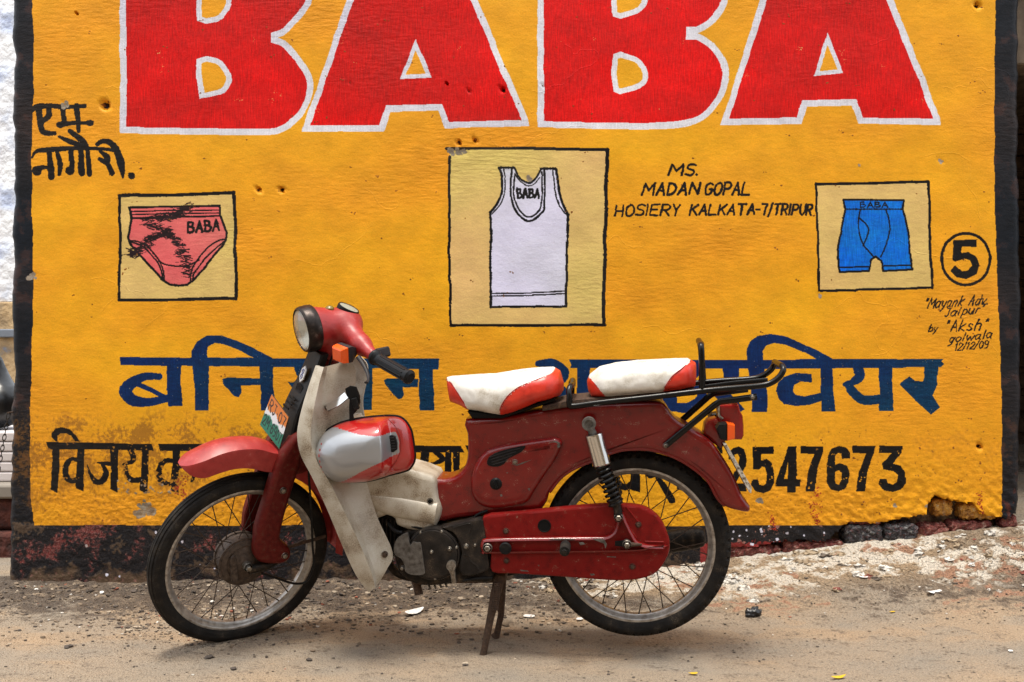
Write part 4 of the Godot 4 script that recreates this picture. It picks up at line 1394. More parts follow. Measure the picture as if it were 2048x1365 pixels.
func cushion(parent: Node, top: Array, low: Array, half: Array, reds: Array, called: String) -> Node3D:
	var o := group_part(parent, called)
	var a := trace(bike, top, 0.02)
	var b := trace(bike, low, 0.09)
	var x0 := maxf(a[0].x, b[0].x)
	var x1 := minf(a[-1].x, b[-1].x)
	var red := []
	for r in reds:
		red.append(trace(bike, r, 0.11))
	var nx := 110
	var nr := 88
	var creases := noise(FastNoiseLite.TYPE_SIMPLEX_SMOOTH, 0.022, 3, 501)
	var rows := []
	for i in nx + 1:
		var k := float(i) / nx
		k = 0.5 - 0.5 * cos(PI * k)
		var x := lerpf(x0, x1, k)
		var yt := on_line(a, x)
		var yb := minf(on_line(b, x), yt - 0.004)
		var w := 0.0
		var f := k * (half.size() - 1)
		w = lerpf(half[int(f)], half[mini(int(f) + 1, half.size() - 1)], f - int(f))
		w *= pow(clampf(1.0 - pow(absf(k * 2.0 - 1.0), 9.0), 0.0, 1.0), 0.5)
		var ring := PackedVector3Array()
		for j in nr:
			var p := TAU * j / nr
			var cy := signf(cos(p)) * pow(absf(cos(p)), 0.72)
			var cz := signf(sin(p)) * pow(absf(sin(p)), 0.68)
			var fold := 1.0 + 0.02 * creases.get_noise_3d(x * 1000.0, cy * 40.0, cz * 60.0)
			ring.append(Vector3(x, (yt + yb) / 2 + (yt - yb) / 2 * cy * fold, maxf(w, 0.004) * cz * fold * (0.93 + 0.07 * cos(p + PI))))
		rows.append(ring)
	var all := Shape.new()
	var base := all.grid(rows, true)
	all.fan(0, nr, true)
	all.fan(nx * nr, nr, false)
	var white := Shape.new()
	var dark := Shape.new()
	white.v = all.v
	dark.v = all.v.duplicate()
	for f in range(0, all.t.size(), 3):
		var c := (all.v[all.t[f]] + all.v[all.t[f + 1]] + all.v[all.t[f + 2]]) / 3.0
		var is_red := false
		for r in red:
			if Geometry2D.is_point_in_polygon(Vector2(c.x, c.y), r):
				is_red = true
		var s := dark if is_red else white
		s.t.append_array(PackedInt32Array([all.t[f], all.t[f + 1], all.t[f + 2]]))
	var whole := all.mesh(60.0)   # sets one winding for both panels
	part(o, "white_cover", panel_of(all, white, red, false), M.white_vinyl)
	part(o, "red_panel", panel_of(all, white, red, true), M.red_vinyl)
	var count := 0
	for r in red:   # piping along each seam, on both sides
		for side in [-1.0, 1.0]:
			var line_ := PackedVector3Array()
			for p in r.slice(0, reds[count].size() / 2 - 3 if count == 0 else r.size() - 3):
				var w := wide_at(rows, p.x, p.y)
				if w > 0.0:
					line_.append(Vector3(p.x, p.y, side * w))
			if line_.size() > 2:
				var s := Shape.new()
				s.tube(smooth_line(line_, 5), 0.0016, 6)
				part(o, "piping", s, M.piping)
		count += 1
	return o

func wide_at(rows: Array, x: float, y: float) -> float:
	for i in rows.size() - 1:
		if x <= rows[i + 1][0].x:
			var best := 1e9
			var w := 0.0
			for p in rows[i]:
				if p.z >= 0 and absf(p.y - y) < best:
					best = absf(p.y - y)
					w = p.z
			return w if best < 0.004 else -1.0
	return -1.0

func panel_of(all: Shape, _white: Shape, red: Array, want: bool) -> ArrayMesh:
	var s := Shape.new()
	s.v = all.v
	for f in range(0, all.t.size(), 3):
		var c := (all.v[all.t[f]] + all.v[all.t[f + 1]] + all.v[all.t[f + 2]]) / 3.0
		var is_red := false
		for r in red:
			if Geometry2D.is_point_in_polygon(Vector2(c.x, c.y), r):
				is_red = true
		if is_red == want:
			s.t.append_array(PackedInt32Array([all.t[f], all.t[f + 1], all.t[f + 2]]))
	return s.mesh(60.0, true)

func on_line(p: PackedVector2Array, x: float) -> float:
	for i in p.size() - 1:
		if x <= p[i + 1].x:
			var k := clampf((x - p[i].x) / maxf(1e-6, p[i + 1].x - p[i].x), 0, 1)
			return lerpf(p[i].y, p[i + 1].y, k)
	return p[-1].y

func build_moped() -> void:
	var o := thing("moped", "old red step-through moped with cream leg shield on its centre stand", "moped", bike)
	var none := Transform3D()

	# --- rear wheel
	var rear := at(bike, 1272, 1088, 0.0)
	var rw := build_wheel(o, "rear_wheel", Transform3D(Basis(), rear), 0.2735, false)
	var hub := Shape.new()
	hub.lathe(none, [Vector2(0.0, -0.06), Vector2(0.05, -0.06), Vector2(0.062, -0.03), Vector2(0.062, 0.02), Vector2(0.05, 0.05), Vector2(0, 0.05)], 32)
	part(rw, "hub", hub, M.drum)

	# --- front wheel, turned with the handlebar
	var fc := at(front, 481.5, 1116, 0.0)
	var fw := build_wheel(o, "front_wheel", steer * Transform3D(Basis(), fc), 0.272, true)
	hub = Shape.new()
	hub.lathe(none, [Vector2(0.0, -0.05), Vector2(0.052, -0.05), Vector2(0.074, -0.03), Vector2(0.074, -0.022), Vector2(0.07, -0.02), Vector2(0.07, 0.018), Vector2(0.076, 0.02), Vector2(0.076, 0.028), Vector2(0.0, 0.03)], 48)
	part(fw, "hub", hub, M.drum, none, 30.0)
	var plate := Shape.new()
	plate.lathe(none, [Vector2(0.071, 0.026), Vector2(0.069, 0.031), Vector2(0.055, 0.036), Vector2(0.052, 0.035), Vector2(0.03, 0.042), Vector2(0.018, 0.048), Vector2(0.0, 0.048)], 48)
	part(fw, "brake_plate", plate, M.drum, none, 30.0)
	var arm := Shape.new()
	arm.slab(smooth_loop(PackedVector2Array([Vector2(-0.045, 0.03), Vector2(-0.03, 0.034), Vector2(-0.024, -0.03), Vector2(-0.03, -0.05), Vector2(-0.044, -0.046), Vector2(-0.046, 0.0)]), 3), rounded(0.036, 0.047, 0.003))
	part(fw, "brake_arm", arm, M.drum)
	bolt(fw, "axle_nut", Vector3(0, 0, 0.062), 0.009, 0.016, M.steel, none, 6)

	# --- fork legs and leading links
	var leg := trace(front, [590, 872, 560, 914, 546, 951, 529, 1008, 514, 1056, 511, 1082, 509, 1106, 514, 1121, 526, 1128, 548, 1130, 568, 1128, 580, 1118, 583, 1106, 578, 1096, 563, 1083, 562, 1068, 571, 1029, 584, 985, 598, 941, 611, 894, 616, 862], 0.07)
	for side in [1.0, -1.0]:
		var s := Shape.new()
		var lay := [Vector2(0.036, 0.004), Vector2(0.04, 0), Vector2(0.058, 0), Vector2(0.068, 0.003), Vector2(0.074, 0.009), Vector2(0.077, 0.016)]
		if side < 0:
			for i in lay.size():
				lay[i] = Vector2(-lay[i].x, lay[i].y)
		s.slab(smooth_loop(leg, 3), lay)
		var lg := part(o, "fork_leg", s, M.fork_red, steer)
		var link := Shape.new()
		link.tube(path3(front, [569, 1111, 0.058, 535, 1132, 0.056, 497, 1141, 0.055] if side > 0 else [569, 1111, -0.058, 535, 1128, -0.056, 482, 1115, -0.055]), [0.013, 0.012, 0.014], 12)
		part(o, "fork_link", link, M.engine, steer)
		if side > 0:
			bolt(lg, "bolt", at(front, 569, 1112, 0.076), 0.007, 0.008, M.steel)
			bolt(lg, "bolt", at(front, 566, 982, 0.078), 0.007, 0.006, M.steel)
	var crown := Shape.new()
	crown.slab(smooth_loop(trace(front, [560, 905, 575, 868, 600, 855, 622, 860, 618, 900, 600, 930, 570, 935], 0.0), 3), rounded(-0.06, 0.06, 0.012))
	crown.tube(path3(front, [600, 880, 0.0, 640, 770, 0.0, 668, 690, 0.0]), [0.034, 0.03, 0.03], 18)
	part(o, "fork_crown", crown, M.fork_red, steer)

	# --- front mudguard, swept round the wheel
	var st := [[357, 928, 361, 934, 0.012], [366, 921, 372, 945, 0.032], [380, 911, 386, 954, 0.046], [401, 899, 410, 957, 0.053], [432, 885, 437, 948, 0.055], [469, 877, 469, 939, 0.055], [509, 876, 501, 938, 0.055], [540, 884, 530, 944, 0.055]]
	var outer := []
	var inner := []
	var widths := []
	for q in st:
		var a := at(front, q[0], q[1], 0.0) - fc
		var b := at(front, q[2], q[3], q[4]) - fc
		outer.append(Vector2(a.x, a.y))
		inner.append(Vector2(b.x, b.y))
		widths.append(q[4])
	var ang: float = outer[-1].angle()
	var ang_i: float = inner[-1].angle()
	var ro: float = outer[-1].length()
	var ri: float = inner[-1].length()
	for k in range(1, 9):
		var f := k / 8.0
		outer.append(Vector2.from_angle(lerpf(ang, -0.18, f)) * lerpf(ro, 0.318, smoothstep(0, 0.8, f)))
		inner.append(Vector2.from_angle(lerpf(ang_i, -0.12, f)) * lerpf(ri, 0.285, smoothstep(0, 0.6, f)))
		widths.append(lerpf(0.055, 0.048, f))
	var rows := []
	for k in outer.size():
		var r := PackedVector3Array()
		var sec := [[0.0, 1.0], [0.25, 1.01], [0.5, 1.0], [0.7, 0.975], [0.78, 0.95], [0.865, 0.72], [0.93, 0.48], [0.98, 0.24], [1.0, 0.0]]
		for j in 17:
			var e: Array = sec[8 - absi(j - 8)]
			var q: Vector2 = inner[k].lerp(outer[k], e[0])
			r.append(fc + Vector3(q.x, q.y, widths[k] * e[1] * (1.0 if j < 8 else -1.0)))
		rows.append(r)
	var guard := Shape.new()
	guard.sheet(refine(rows, 3), 0.0025)
	part(o, "front_mudguard", guard, M.faded_red, steer, 24.0)

	# --- black fork cover with vents and badge
	var mid := path3(front, [630, 702, 0.0, 614, 744, 0.0, 600, 774, 0.0, 582, 812, 0.0, 570, 850, 0.0, 563, 897, 0.0])
	rows = []
	for i in mid.size():
		var w := lerpf(0.046, 0.057, i / 5.0)
		var r := PackedVector3Array()
		for q in [[0.024, -1.0], [0.006, -1.0], [0.001, -0.9], [0.0, -0.75], [-0.001, 0.0], [0.0, 0.75], [0.001, 0.9], [0.006, 1.0], [0.024, 1.0]]:
			r.append(mid[i] + Vector3(q[0], 0, q[1] * w))
		rows.append(r)
	var cover := Shape.new()
	cover.grid(refine(rows, 3), true)
	cover.fan(0, 9, true)
	cover.fan(cover.v.size() - 10, 9, false)
	var cov := part(o, "fork_cover", cover, M.black_plastic, steer, 30.0)
	var along := (mid[0] - mid[5]).normalized()
	var nose := Vector3(0, 0, 1).cross(along).normalized()
	if nose.x > 0:
		nose = -nose
	for q in [[584.5, 797], [578.5, 805.5], [572.5, 814]]:
		var s := Shape.new()
		s.rounded_box(facing(at(front, q[0], q[1], 0.0) + nose * 0.001, nose, along), Vector3(0.044, 0.0065, 0.004), 0.0015)
		part(cov, "vent_slot", s, M.black_dark)
	for k in 7:
		var s := Shape.new()
		var p := at(front, 598, 777, 0.0) + nose * 0.001
		s.rounded_box(facing(p + Vector3(0, 0, (k - 3) * 0.0062), nose, along), Vector3(0.0026, 0.03 - absf(k - 3) * 0.003, 0.0024), 0.0008)
		part(cov, "grille_rib", s, M.dark_grey_plastic)
	var hexa := PackedVector2Array()
	for k in 6:
		hexa.append(Vector2(sin(TAU * k / 6.0) * 0.017, cos(TAU * k / 6.0) * 0.026))
	var badge := Shape.new()
	badge.slab(hexa, rounded(0.0, 0.004, 0.001))
	var bx := facing(at(front, 607.5, 749, 0.0) + nose * 0.001, nose, along)
	part(cov, "badge", badge, M.paper, bx)
	var mark := Shape.new()
	for q in [0.008, -0.007]:
		var ring := PackedVector3Array()
		for k in 13:
			ring.append(Vector3(0.0055 * sin(TAU * k / 12.0), q + 0.0065 * cos(TAU * k / 12.0), 0.0045))
		mark.tube(ring, 0.0016, 6, false)
	part(cov, "badge_emblem", mark, mat("badge_blue", rgb(96, 104, 150), 0.4), bx)

	# --- front number plate, bent, orange over white over green
	var corners := path3(front, [544, 789, -0.035, 578, 835, 0.045, 559, 899, 0.045, 520, 850, -0.035])
	var back := Shape.new()
	back.sheet([PackedVector3Array([corners[0], corners[1]]), PackedVector3Array([corners[3], corners[2]])], 0.0015)
	var np := part(o, "number_plate", back, M.steel, steer)
	var push := (corners[1] - corners[0]).cross(corners[3] - corners[0]).normalized()
	if (steer.basis * push).dot(bike.basis.inverse() * Vector3(0, 0, 1)) < 0:
		push = -push
	var face := Shape.new()
	var rim := (corners[0] + corners[1] + corners[2] + corners[3]) / 4.0
	for k in 4:
		face.v.append(corners[k].lerp(rim, 0.01) + push * 0.0024)
	face.uv = PackedVector2Array([Vector2(0, 0), Vector2(1, 0), Vector2(1, 1), Vector2(0, 1)])
	face.quad(0, 1, 2, 3)
	part(np, "plate_face", face.mesh(40, true), plate_material(), none)

	# --- handlebar cover: one smooth pressing with headlamp, dial and two arms
	var pb := at(front, 628, 657, 0.0)
	var pc := at(front, 688, 650, 0.0)
	var caps := [[pb, pc, 0.064, 0.046], [at(front, 688, 652, 0.0), at(front, 697, 644, 0.0), 0.036, 0.032], [pc, at(front, 664, 700, 0.0), 0.045, 0.04]]
	var a0 := at(front, 690, 655, 0.02)
	var a1 := at(front, 722, 690, 0.11)
	var a2 := at(front, 751, 716, 0.19)
	caps.append([a0, a1, 0.042, 0.026])
	caps.append([a1, a2, 0.026, 0.015])
	var drop := Vector3(0, -0.03, 0)
	caps.append([flip(a0), flip(a1) + drop * 0.5, 0.042, 0.026])
	caps.append([flip(a1) + drop * 0.5, flip(a2) + drop, 0.026, 0.015])
	var look := Vector3(-1, -0.1, 0).normalized()
	var shell := nets(caps, 0.024, 0.0065)
	var stop := at(front, 622, 656.5, 0.0)
	for i in shell.v.size():   # cut flat where the lamp's rim sits
		var d := (shell.v[i] - stop).dot(look) + 0.006
		if d > 0.0:
			shell.v[i] -= look * d
	var bars := part(o, "handlebar_cover", shell, M.faded_red, steer, 60.0)
	var lamp := group_part(o, "headlamp", steer)
	var hx := facing(at(front, 622, 656.5, 0.0), look, Vector3(0, 1, 0))
	var bez := Shape.new()
	bez.lathe(hx, [Vector2(0.064, -0.012), Vector2(0.0685, -0.008), Vector2(0.0695, 0.006), Vector2(0.068, 0.024), Vector2(0.065, 0.03), Vector2(0.061, 0.032), Vector2(0.059, 0.028)], 48)
	part(lamp, "bezel", bez, M.bezel, none, 60.0)
	var bowl := Shape.new()
	bowl.lathe(hx, [Vector2(0.06, 0.027), Vector2(0.052, 0.012), Vector2(0.036, -0.002), Vector2(0.014, -0.01), Vector2(0.0, -0.01)], 36)
	part(lamp, "reflector", bowl.mesh(60, true), M.reflector)
	var lens := Shape.new()
	lens.lathe(hx, [Vector2(0.0605, 0.028), Vector2(0.05, 0.034), Vector2(0.03, 0.039), Vector2(0.012, 0.041), Vector2(0.0005, 0.0415)], 36)
	part(lamp, "lens", lens.mesh(60, true), M.lamp_glass)
	var dial_x := facing(at(front, 697, 617, 0.0), Vector3(0.42, 1, 0.16), Vector3(0, 0, -1))
	var dial := Shape.new()
	dial.lathe(dial_x, [Vector2(0.033, -0.02), Vector2(0.034, 0.0), Vector2(0.032, 0.004), Vector2(0.029, 0.003)], 36)
	part(bars, "speedometer", dial, M.black_plastic, none, 50.0)
	var glass := Shape.new()
	glass.lathe(dial_x, [Vector2(0.03, 0.0025), Vector2(0.015, 0.0045), Vector2(0.0003, 0.005)], 30)
	part(bars, "dial_face", glass.mesh(60, true), M.dial)
	for sd in [1.0, -1.0]:   # joint between the cover and its arm
		var ring := PackedVector3Array()
		var rx := facing(a1.lerp(a2, 0.08) if sd > 0 else flip(a1.lerp(a2, 0.08)) + drop * 0.5, (a2 - a0) * Vector3(1, 1, sd), Vector3(0, 1, 0))
		for k in 29:
			ring.append(rx * Vector3(0.0262 * cos(TAU * k / 28.0), 0.0262 * sin(TAU * k / 28.0), 0))
		var seam := Shape.new()
		seam.tube(ring, 0.0009, 6, false)
		part(bars, "joint_line", seam, M.black_plastic)
	var telltale := Shape.new()
	telltale.lathe(facing(at(front, 659, 617, 0.0), Vector3(0, 1, 0), Vector3(1, 0, 0)), [Vector2(0.013, -0.008), Vector2(0.013, 0.002), Vector2(0.008, 0.007), Vector2(0.0, 0.008)], 20)
	part(bars, "warning_light", telltale, mat("olive_lamp", rgb(110, 92, 30), 0.3))
	for side in [1.0, -1.0]:
		var g := path3(front, [744, 711, 0.175, 752, 716, 0.195, 757, 720, 0.205, 815, 753, 0.33, 819, 755, 0.338])
		if side < 0:
			g = flip_z(g)
			for i in g.size():
				g[i] += drop
		var gd := (g[3] - g[1]).normalized()
		var grip := Shape.new()
		grip.tube(PackedVector3Array([g[1] - gd * 0.012, g[1] - gd * 0.006, g[1], g[1] + gd * 0.004, g[2], g[3], g[3] + gd * 0.002, g[4], g[4] + gd * 0.006]), [0.019, 0.0235, 0.0235, 0.019, 0.0175, 0.0175, 0.0205, 0.0205, 0.014], 24)
		part(bars, "grip", grip, M.black_grip, none, 35.0)
		for k in 10:   # long ribs of the rubber
			var a := TAU * k / 10.0
			var sx := facing(g[2], gd, Vector3(0, 1, 0))
			var rib := Shape.new()
			var off: Vector3 = sx.basis * Vector3(cos(a), sin(a), 0) * 0.0172
			rib.tube(PackedVector3Array([g[2] + gd * 0.012 + off, g[3] - gd * 0.01 + off]), 0.0022, 6)
			part(bars, "grip_rib", rib, M.black_grip)
		var lv := path3(front, [716, 714, 0.15, 727, 730, 0.18, 735, 748, 0.215, 736, 760, 0.24, 732, 766, 0.255])
		if side < 0:
			lv = flip_z(lv)
			for i in lv.size():
				lv[i] += drop
		var lever := Shape.new()
		lever.tube(smooth_line(lv, 5), smooth_vals([0.008, 0.0065, 0.005, 0.004, 0.006], 5), 10, true, 0.6)
		part(bars, "brake_lever", lever, M.dark_grey_plastic)
		# turn signal on a short stalk
		var tc := at(front, 689, 706, 0.125)
		if side < 0:
			tc = flip(tc)
		var sig := group_part(o, "turn_signal", steer)
		var sb := Shape.new()
		var sx2 := facing(tc, Vector3(-1, -0.05, 0.25 * side), Vector3(0, 1, 0))
		var box := PackedVector2Array([Vector2(-0.026, -0.023), Vector2(0.026, -0.023), Vector2(0.026, 0.023), Vector2(-0.026, 0.023)])
		sb.slab(box, [Vector2(-0.032, 0.012), Vector2(-0.01, 0.001), Vector2(-0.008, 0.0), Vector2(0.006, 0.0)], sx2)
		part(sig, "signal_body", sb, M.dark_grey_plastic, none, 30.0)
		var al := Shape.new()
		al.slab(box, [Vector2(0.006, 0.0005), Vector2(0.02, 0.002), Vector2(0.026, 0.004), Vector2(0.028, 0.007)], sx2)
		part(sig, "amber_lens", al, M.amber, none, 30.0)
		var stalk := Shape.new()
		stalk.tube(PackedVector3Array([tc, tc.lerp(Vector3(pc.x - 0.02, pc.y - 0.05, 0), 0.8)]), 0.008, 10)
		part(sig, "stalk", stalk, M.black_plastic)
	var sw := Shape.new()
	sw.rounded_box(facing(at(front, 763, 706, 0.165), Vector3(0.2, 0.4, 1), Vector3(0, 1, 0)), Vector3(0.045, 0.03, 0.03), 0.006)
	part(bars, "switch_box", sw, M.dark_grey_plastic)
	for c in [[[655, 700, 0.03, 640, 720, 0.05, 636, 760, 0.05, 640, 800, 0.04], 0.004], [[672, 702, 0.03, 660, 725, 0.045, 652, 770, 0.04, 650, 820, 0.03], 0.0035]]:
		var s := Shape.new()
		s.tube(smooth_line(path3(bike, c[0]), 5), c[1], 8)
		part(o, "cable", s, M.black_plastic)
	var bc := Shape.new()
	bc.tube(smooth_line(path3(front, [617, 900, 0.05, 617, 945, 0.075, 622, 1020, 0.085, 625, 1093, 0.085, 627, 1132, 0.085, 614, 1162, 0.08, 590, 1168, 0.075, 555, 1158, 0.066, 523, 1147, 0.058]), 6), 0.0036, 8)
	part(o, "brake_cable", bc, M.black_plastic, steer)
	var ta := Shape.new()
	ta.tube(path3(front, [651, 1073, 0.04, 610, 1085, 0.055, 574, 1096, 0.06]), 0.006, 8, true, 0.5)
	part(o, "torque_arm", ta, M.rust, steer)

	# --- leg shield: two swept wings and the tunnel cover
	var table := [[633, 732, 646, 735, 697, 722, 0.13, 0.07], [624, 758, 638, 762, 711, 740, 0.15, 0.07], [611, 798, 629, 802, 709, 772, 0.17, 0.07], [600, 840, 621, 846, 701, 815, 0.18, 0.07], [596, 872, 620, 880, 705, 860, 0.185, 0.075], [603, 910, 626, 912, 715, 905, 0.185, 0.08], [626, 955, 655, 962, 730, 955, 0.185, 0.085], [653, 1012, 684, 1018, 742, 1000, 0.185, 0.092], [683, 1084, 716, 1084, 757, 1043, 0.18, 0.1], [709, 1142, 737, 1134, 785, 1106, 0.175, 0.11], [727, 1170, 745, 1158, 773, 1138, 0.17, 0.125], [738, 1184, 749, 1176, 755, 1167, 0.165, 0.14]]
	for side in [1.0, -1.0]:
		rows = []
		for q in table:
			var r := PackedVector3Array()
			var a := at(bike, q[0], q[1], q[6] - 0.006)
			var b := at(bike, q[2], q[3], q[6] + 0.002)
			r.append(a + Vector3(0.006, 0, -0.012))
			r.append(a)
			r.append(a.lerp(b, 0.5) + Vector3(0, 0, 0.003))
			r.append(b)
			for k in range(1, 9):
				var f := k / 8.0
				var z: float = lerpf(q[6] - 0.004, q[7], pow(f, 0.62))
				r.append(at(bike, lerpf(q[2], q[4], f), lerpf(q[3], q[5], f), z))
			if side < 0:
				r = flip_z(r)
				r.reverse()
			rows.append(r)
		var s := Shape.new()
		s.sheet(refine(rows, 4), -0.003)
		var wing := part(o, "leg_shield", s, M.cream, none, 30.0)
		if side > 0:
			bolt(wing, "bolt", at(bike, 655, 815, 0.125), 0.006, 0.008, M.rust)
			bolt(wing, "bolt", at(bike, 769, 1110, 0.128), 0.006, 0.006, M.rust)
	var tunnel := Shape.new()
	tunnel.slab(smooth_loop(trace(bike, [660, 850, 700, 838, 730, 880, 770, 925, 817, 934, 868, 952, 874, 975, 877, 998, 884, 1019, 878, 1040, 868, 1057, 852, 1068, 823, 1061, 795, 1050, 790, 1037, 775, 1030, 757, 1037, 730, 1034, 690, 980, 665, 910], 0.07), 2), [Vector2(-0.088, 0.034), Vector2(-0.084, 0.016), Vector2(-0.072, 0.005), Vector2(-0.05, 0), Vector2(0.062, 0), Vector2(0.076, 0.002), Vector2(0.084, 0.007), Vector2(0.089, 0.018)])
	var tn := part(o, "tunnel_cover", tunnel, M.cream)
	var ridge := Shape.new()
	ridge.tube(smooth_line(path3(bike, [700, 985, 0.08, 745, 1003, 0.083, 800, 1016, 0.084, 872, 1028, 0.08]), 5), smooth_vals([0.006, 0.022, 0.031, 0.033], 5), 16, true, 0.55)
	part(tn, "pressed_ridge", ridge, M.cream, none, 60.0)
	bolt(tn, "bolt", at(bike, 860, 1003, 0.089), 0.006, 0.004, M.black_dark)
	var hook := Shape.new()
	hook.sheet(refine([path3(bike, [650, 811, 0.126, 656, 823, 0.14]), path3(bike, [670, 801, 0.129, 677, 813, 0.143]), path3(bike, [690, 786, 0.126, 697, 797, 0.139])], 4), 0.003)
	part(o, "helmet_hook", hook, M.chrome)

	# --- pressed steel body and rear mudguard
	var body := Shape.new()
	var outline := trace(bike, [932, 838, 935, 867, 936, 903, 932, 928, 922, 943, 908, 953, 890, 958, 862, 960, 862, 1000, 872, 1043, 914, 1036, 970, 1031, 1020, 1024, 1084, 1018, 1099, 985, 1120, 958, 1146, 939, 1186, 922, 1225, 906, 1252, 900, 1291, 899, 1318, 904, 1344, 913, 1370, 926, 1397, 945, 1418, 965, 1434, 995, 1450, 1013, 1475, 1021, 1496, 1024, 1500, 1013, 1486, 995, 1473, 963, 1457, 932, 1436, 900, 1418, 879, 1392, 862, 1373, 850, 1357, 842, 1341, 826, 1329, 808, 1300, 803, 1180, 806, 1100, 816, 1000, 834], 0.05)
	body.slab(smooth_loop(outline, 2), [Vector2(-0.063, 0.016), Vector2(-0.061, 0.007), Vector2(-0.055, 0.0015), Vector2(-0.046, 0), Vector2(0.046, 0), Vector2(0.055, 0.0015), Vector2(0.061, 0.007), Vector2(0.063, 0.016)])
	var bd2 := part(o, "body", body, M.red)
	var beading := Shape.new()
	beading.tube(smooth_line(path3(bike, [1099, 985, 0.053, 1120, 958, 0.054, 1146, 939, 0.055, 1186, 922, 0.055, 1225, 906, 0.055, 1252, 900, 0.055, 1291, 899, 0.055, 1318, 904, 0.055, 1344, 913, 0.055, 1370, 926, 0.055, 1397, 945, 0.055, 1418, 965, 0.055, 1434, 995, 0.054, 1450, 1012, 0.052]), 4), 0.005, 8)
	part(bd2, "beading", beading, M.red)
	var sc := Shape.new()
	sc.slab(smooth_loop(trace(bike, [941, 971, 943, 950, 952, 926, 967, 907, 985, 897, 1027, 887, 1098, 877, 1114, 877, 1124, 885, 1122, 898, 1109, 924, 1088, 954, 1070, 982, 1058, 1002, 1045, 1010, 1020, 1016, 990, 1019, 967, 1015, 951, 1004, 942, 987], 0.075), 3), [Vector2(0.05, 0), Vector2(0.066, 0), Vector2(0.074, 0.003), Vector2(0.079, 0.009), Vector2(0.081, 0.018), Vector2(0.082, 0.03)])
	var cv := part(o, "side_cover", sc, M.red)
	var scoop := Shape.new()
	scoop.slab(smooth_loop(trace(bike, [974, 928, 978, 914, 999, 903, 1027, 896, 1051, 892, 1042, 905, 1018, 917, 1009, 928, 995, 934, 981, 933], 0.08), 2), rounded(0.07, 0.0835, 0.002))
	part(cv, "air_scoop", scoop, M.black_plastic)
	for k in 4:
		var s := Shape.new()
		s.tube(path3(bike, [979 + k * 2, 915 + k * 5, 0.084, 1010, 905 + k * 6, 0.084, 1040 - k * 8, 897 + k * 7, 0.084]), 0.0012, 6)
		part(cv, "scoop_fin", s, M.dark_grey_plastic)
	var knob := Shape.new()
	var kp := at(bike, 992, 968, 0.08)
	knob.lathe(Transform3D(Basis(), kp), [Vector2(0.0175, -0.004), Vector2(0.0175, 0.003), Vector2(0.014, 0.007), Vector2(0.0, 0.008)], 28)
	knob.rounded_box(Transform3D(Basis(Vector3(0, 0, 1), 0.35), kp + Vector3(0, 0, 0.01)), Vector3(0.006, 0.024, 0.008), 0.002)
	part(cv, "knob", knob, M.black_plastic, none, 30.0)
	bolt(cv, "screw", at(bike, 1030, 925, 0.082), 0.0055, 0.003, M.steel)
	var chip := Shape.new()
	chip.slab(trace(bike, [1098, 885, 1112, 882, 1119, 886, 1121, 894, 1116, 897, 1112, 890], 0.078), [Vector2(0.074, 0), Vector2(0.0793, 0), Vector2(0.0798, 0.0004)])
	part(cv, "bare_metal_chip", chip, M.bare_alloy)

	# --- seats
	cushion(o, [884, 769, 890, 757, 901, 754, 940, 752, 990, 750, 1028, 743, 1063, 739, 1105, 737, 1119, 744, 1127, 768], [884, 775, 888, 792, 892, 811, 915, 818, 929, 826, 952, 828, 990, 834, 1002, 836, 1023, 830, 1046, 821, 1074, 809, 1119, 797, 1127, 784], [0.05, 0.075, 0.1, 0.118, 0.125, 0.128, 0.125, 0.115],
		[[996, 838, 999, 822, 1006, 806, 1018, 790, 1039, 774, 1074, 760, 1098, 752, 1110, 742, 1117, 738, 1150, 730, 1150, 845, 1000, 845], [880, 768, 894, 772, 906, 784, 917, 799, 926, 813, 932, 827, 935, 840, 870, 840, 870, 765]], "rider_seat")
	cushion(o, [1173, 765, 1179, 751, 1199, 736, 1231, 728, 1278, 723, 1344, 720, 1378, 719, 1392, 726, 1398, 742], [1173, 775, 1176, 790, 1183, 800, 1215, 799, 1252, 796, 1326, 789, 1394, 780, 1398, 765], [0.085, 0.108, 0.112, 0.112, 0.112, 0.11, 0.1],
		[[1326, 792, 1330, 776, 1338, 763, 1347, 752, 1368, 737, 1386, 727, 1394, 722, 1420, 715, 1420, 800, 1328, 800], [1168, 760, 1181, 763, 1190, 771, 1198, 780, 1208, 792, 1214, 803, 1160, 810, 1160, 755]], "pillion_seat")
	var pan := Shape.new()
	pan.slab(trace(bike, [934, 824, 1000, 828, 1060, 812, 1108, 795, 1114, 802, 1060, 820, 1004, 838, 944, 838], 0.07), rounded(-0.07, 0.07, 0.006))
	part(o, "seat_pan", pan, M.black_dark)
	var tray := Shape.new()
	tray.slab(trace(bike, [1085, 812, 1135, 800, 1182, 796, 1390, 778, 1390, 790, 1184, 806, 1085, 822], 0.06), rounded(-0.075, 0.075, 0.004))
	part(o, "seat_bracket", tray, M.rust)

	# --- luggage rack with grab rails
	var near := path3(bike, [1139, 792, 0.098, 1139, 808, 0.1, 1146, 813, 0.1, 1199, 806, 0.1, 1300, 795, 0.1, 1400, 783, 0.1, 1463, 777, 0.095, 1520, 772, 0.088, 1543, 766, 0.085, 1560, 753, 0.08, 1567, 740, 0.074, 1564, 732, 0.06])
	var loop := PackedVector3Array()
	var start := path3(bike, [1138, 781, 0.09, 1142, 772, 0.07, 1146, 770, 0.0])
	var line_ := PackedVector3Array([start[2], start[1], start[0]])
	line_.append_array(near)
	line_ = smooth_line(line_, 4)
	loop.append_array(line_)
	var other := flip_z(line_)
	other.reverse()
	loop.append_array(other)
	var rail := Shape.new()
	rail.tube(loop, 0.0086, 12)
	var rack := part(o, "luggage_rack", rail, M.black_enamel)
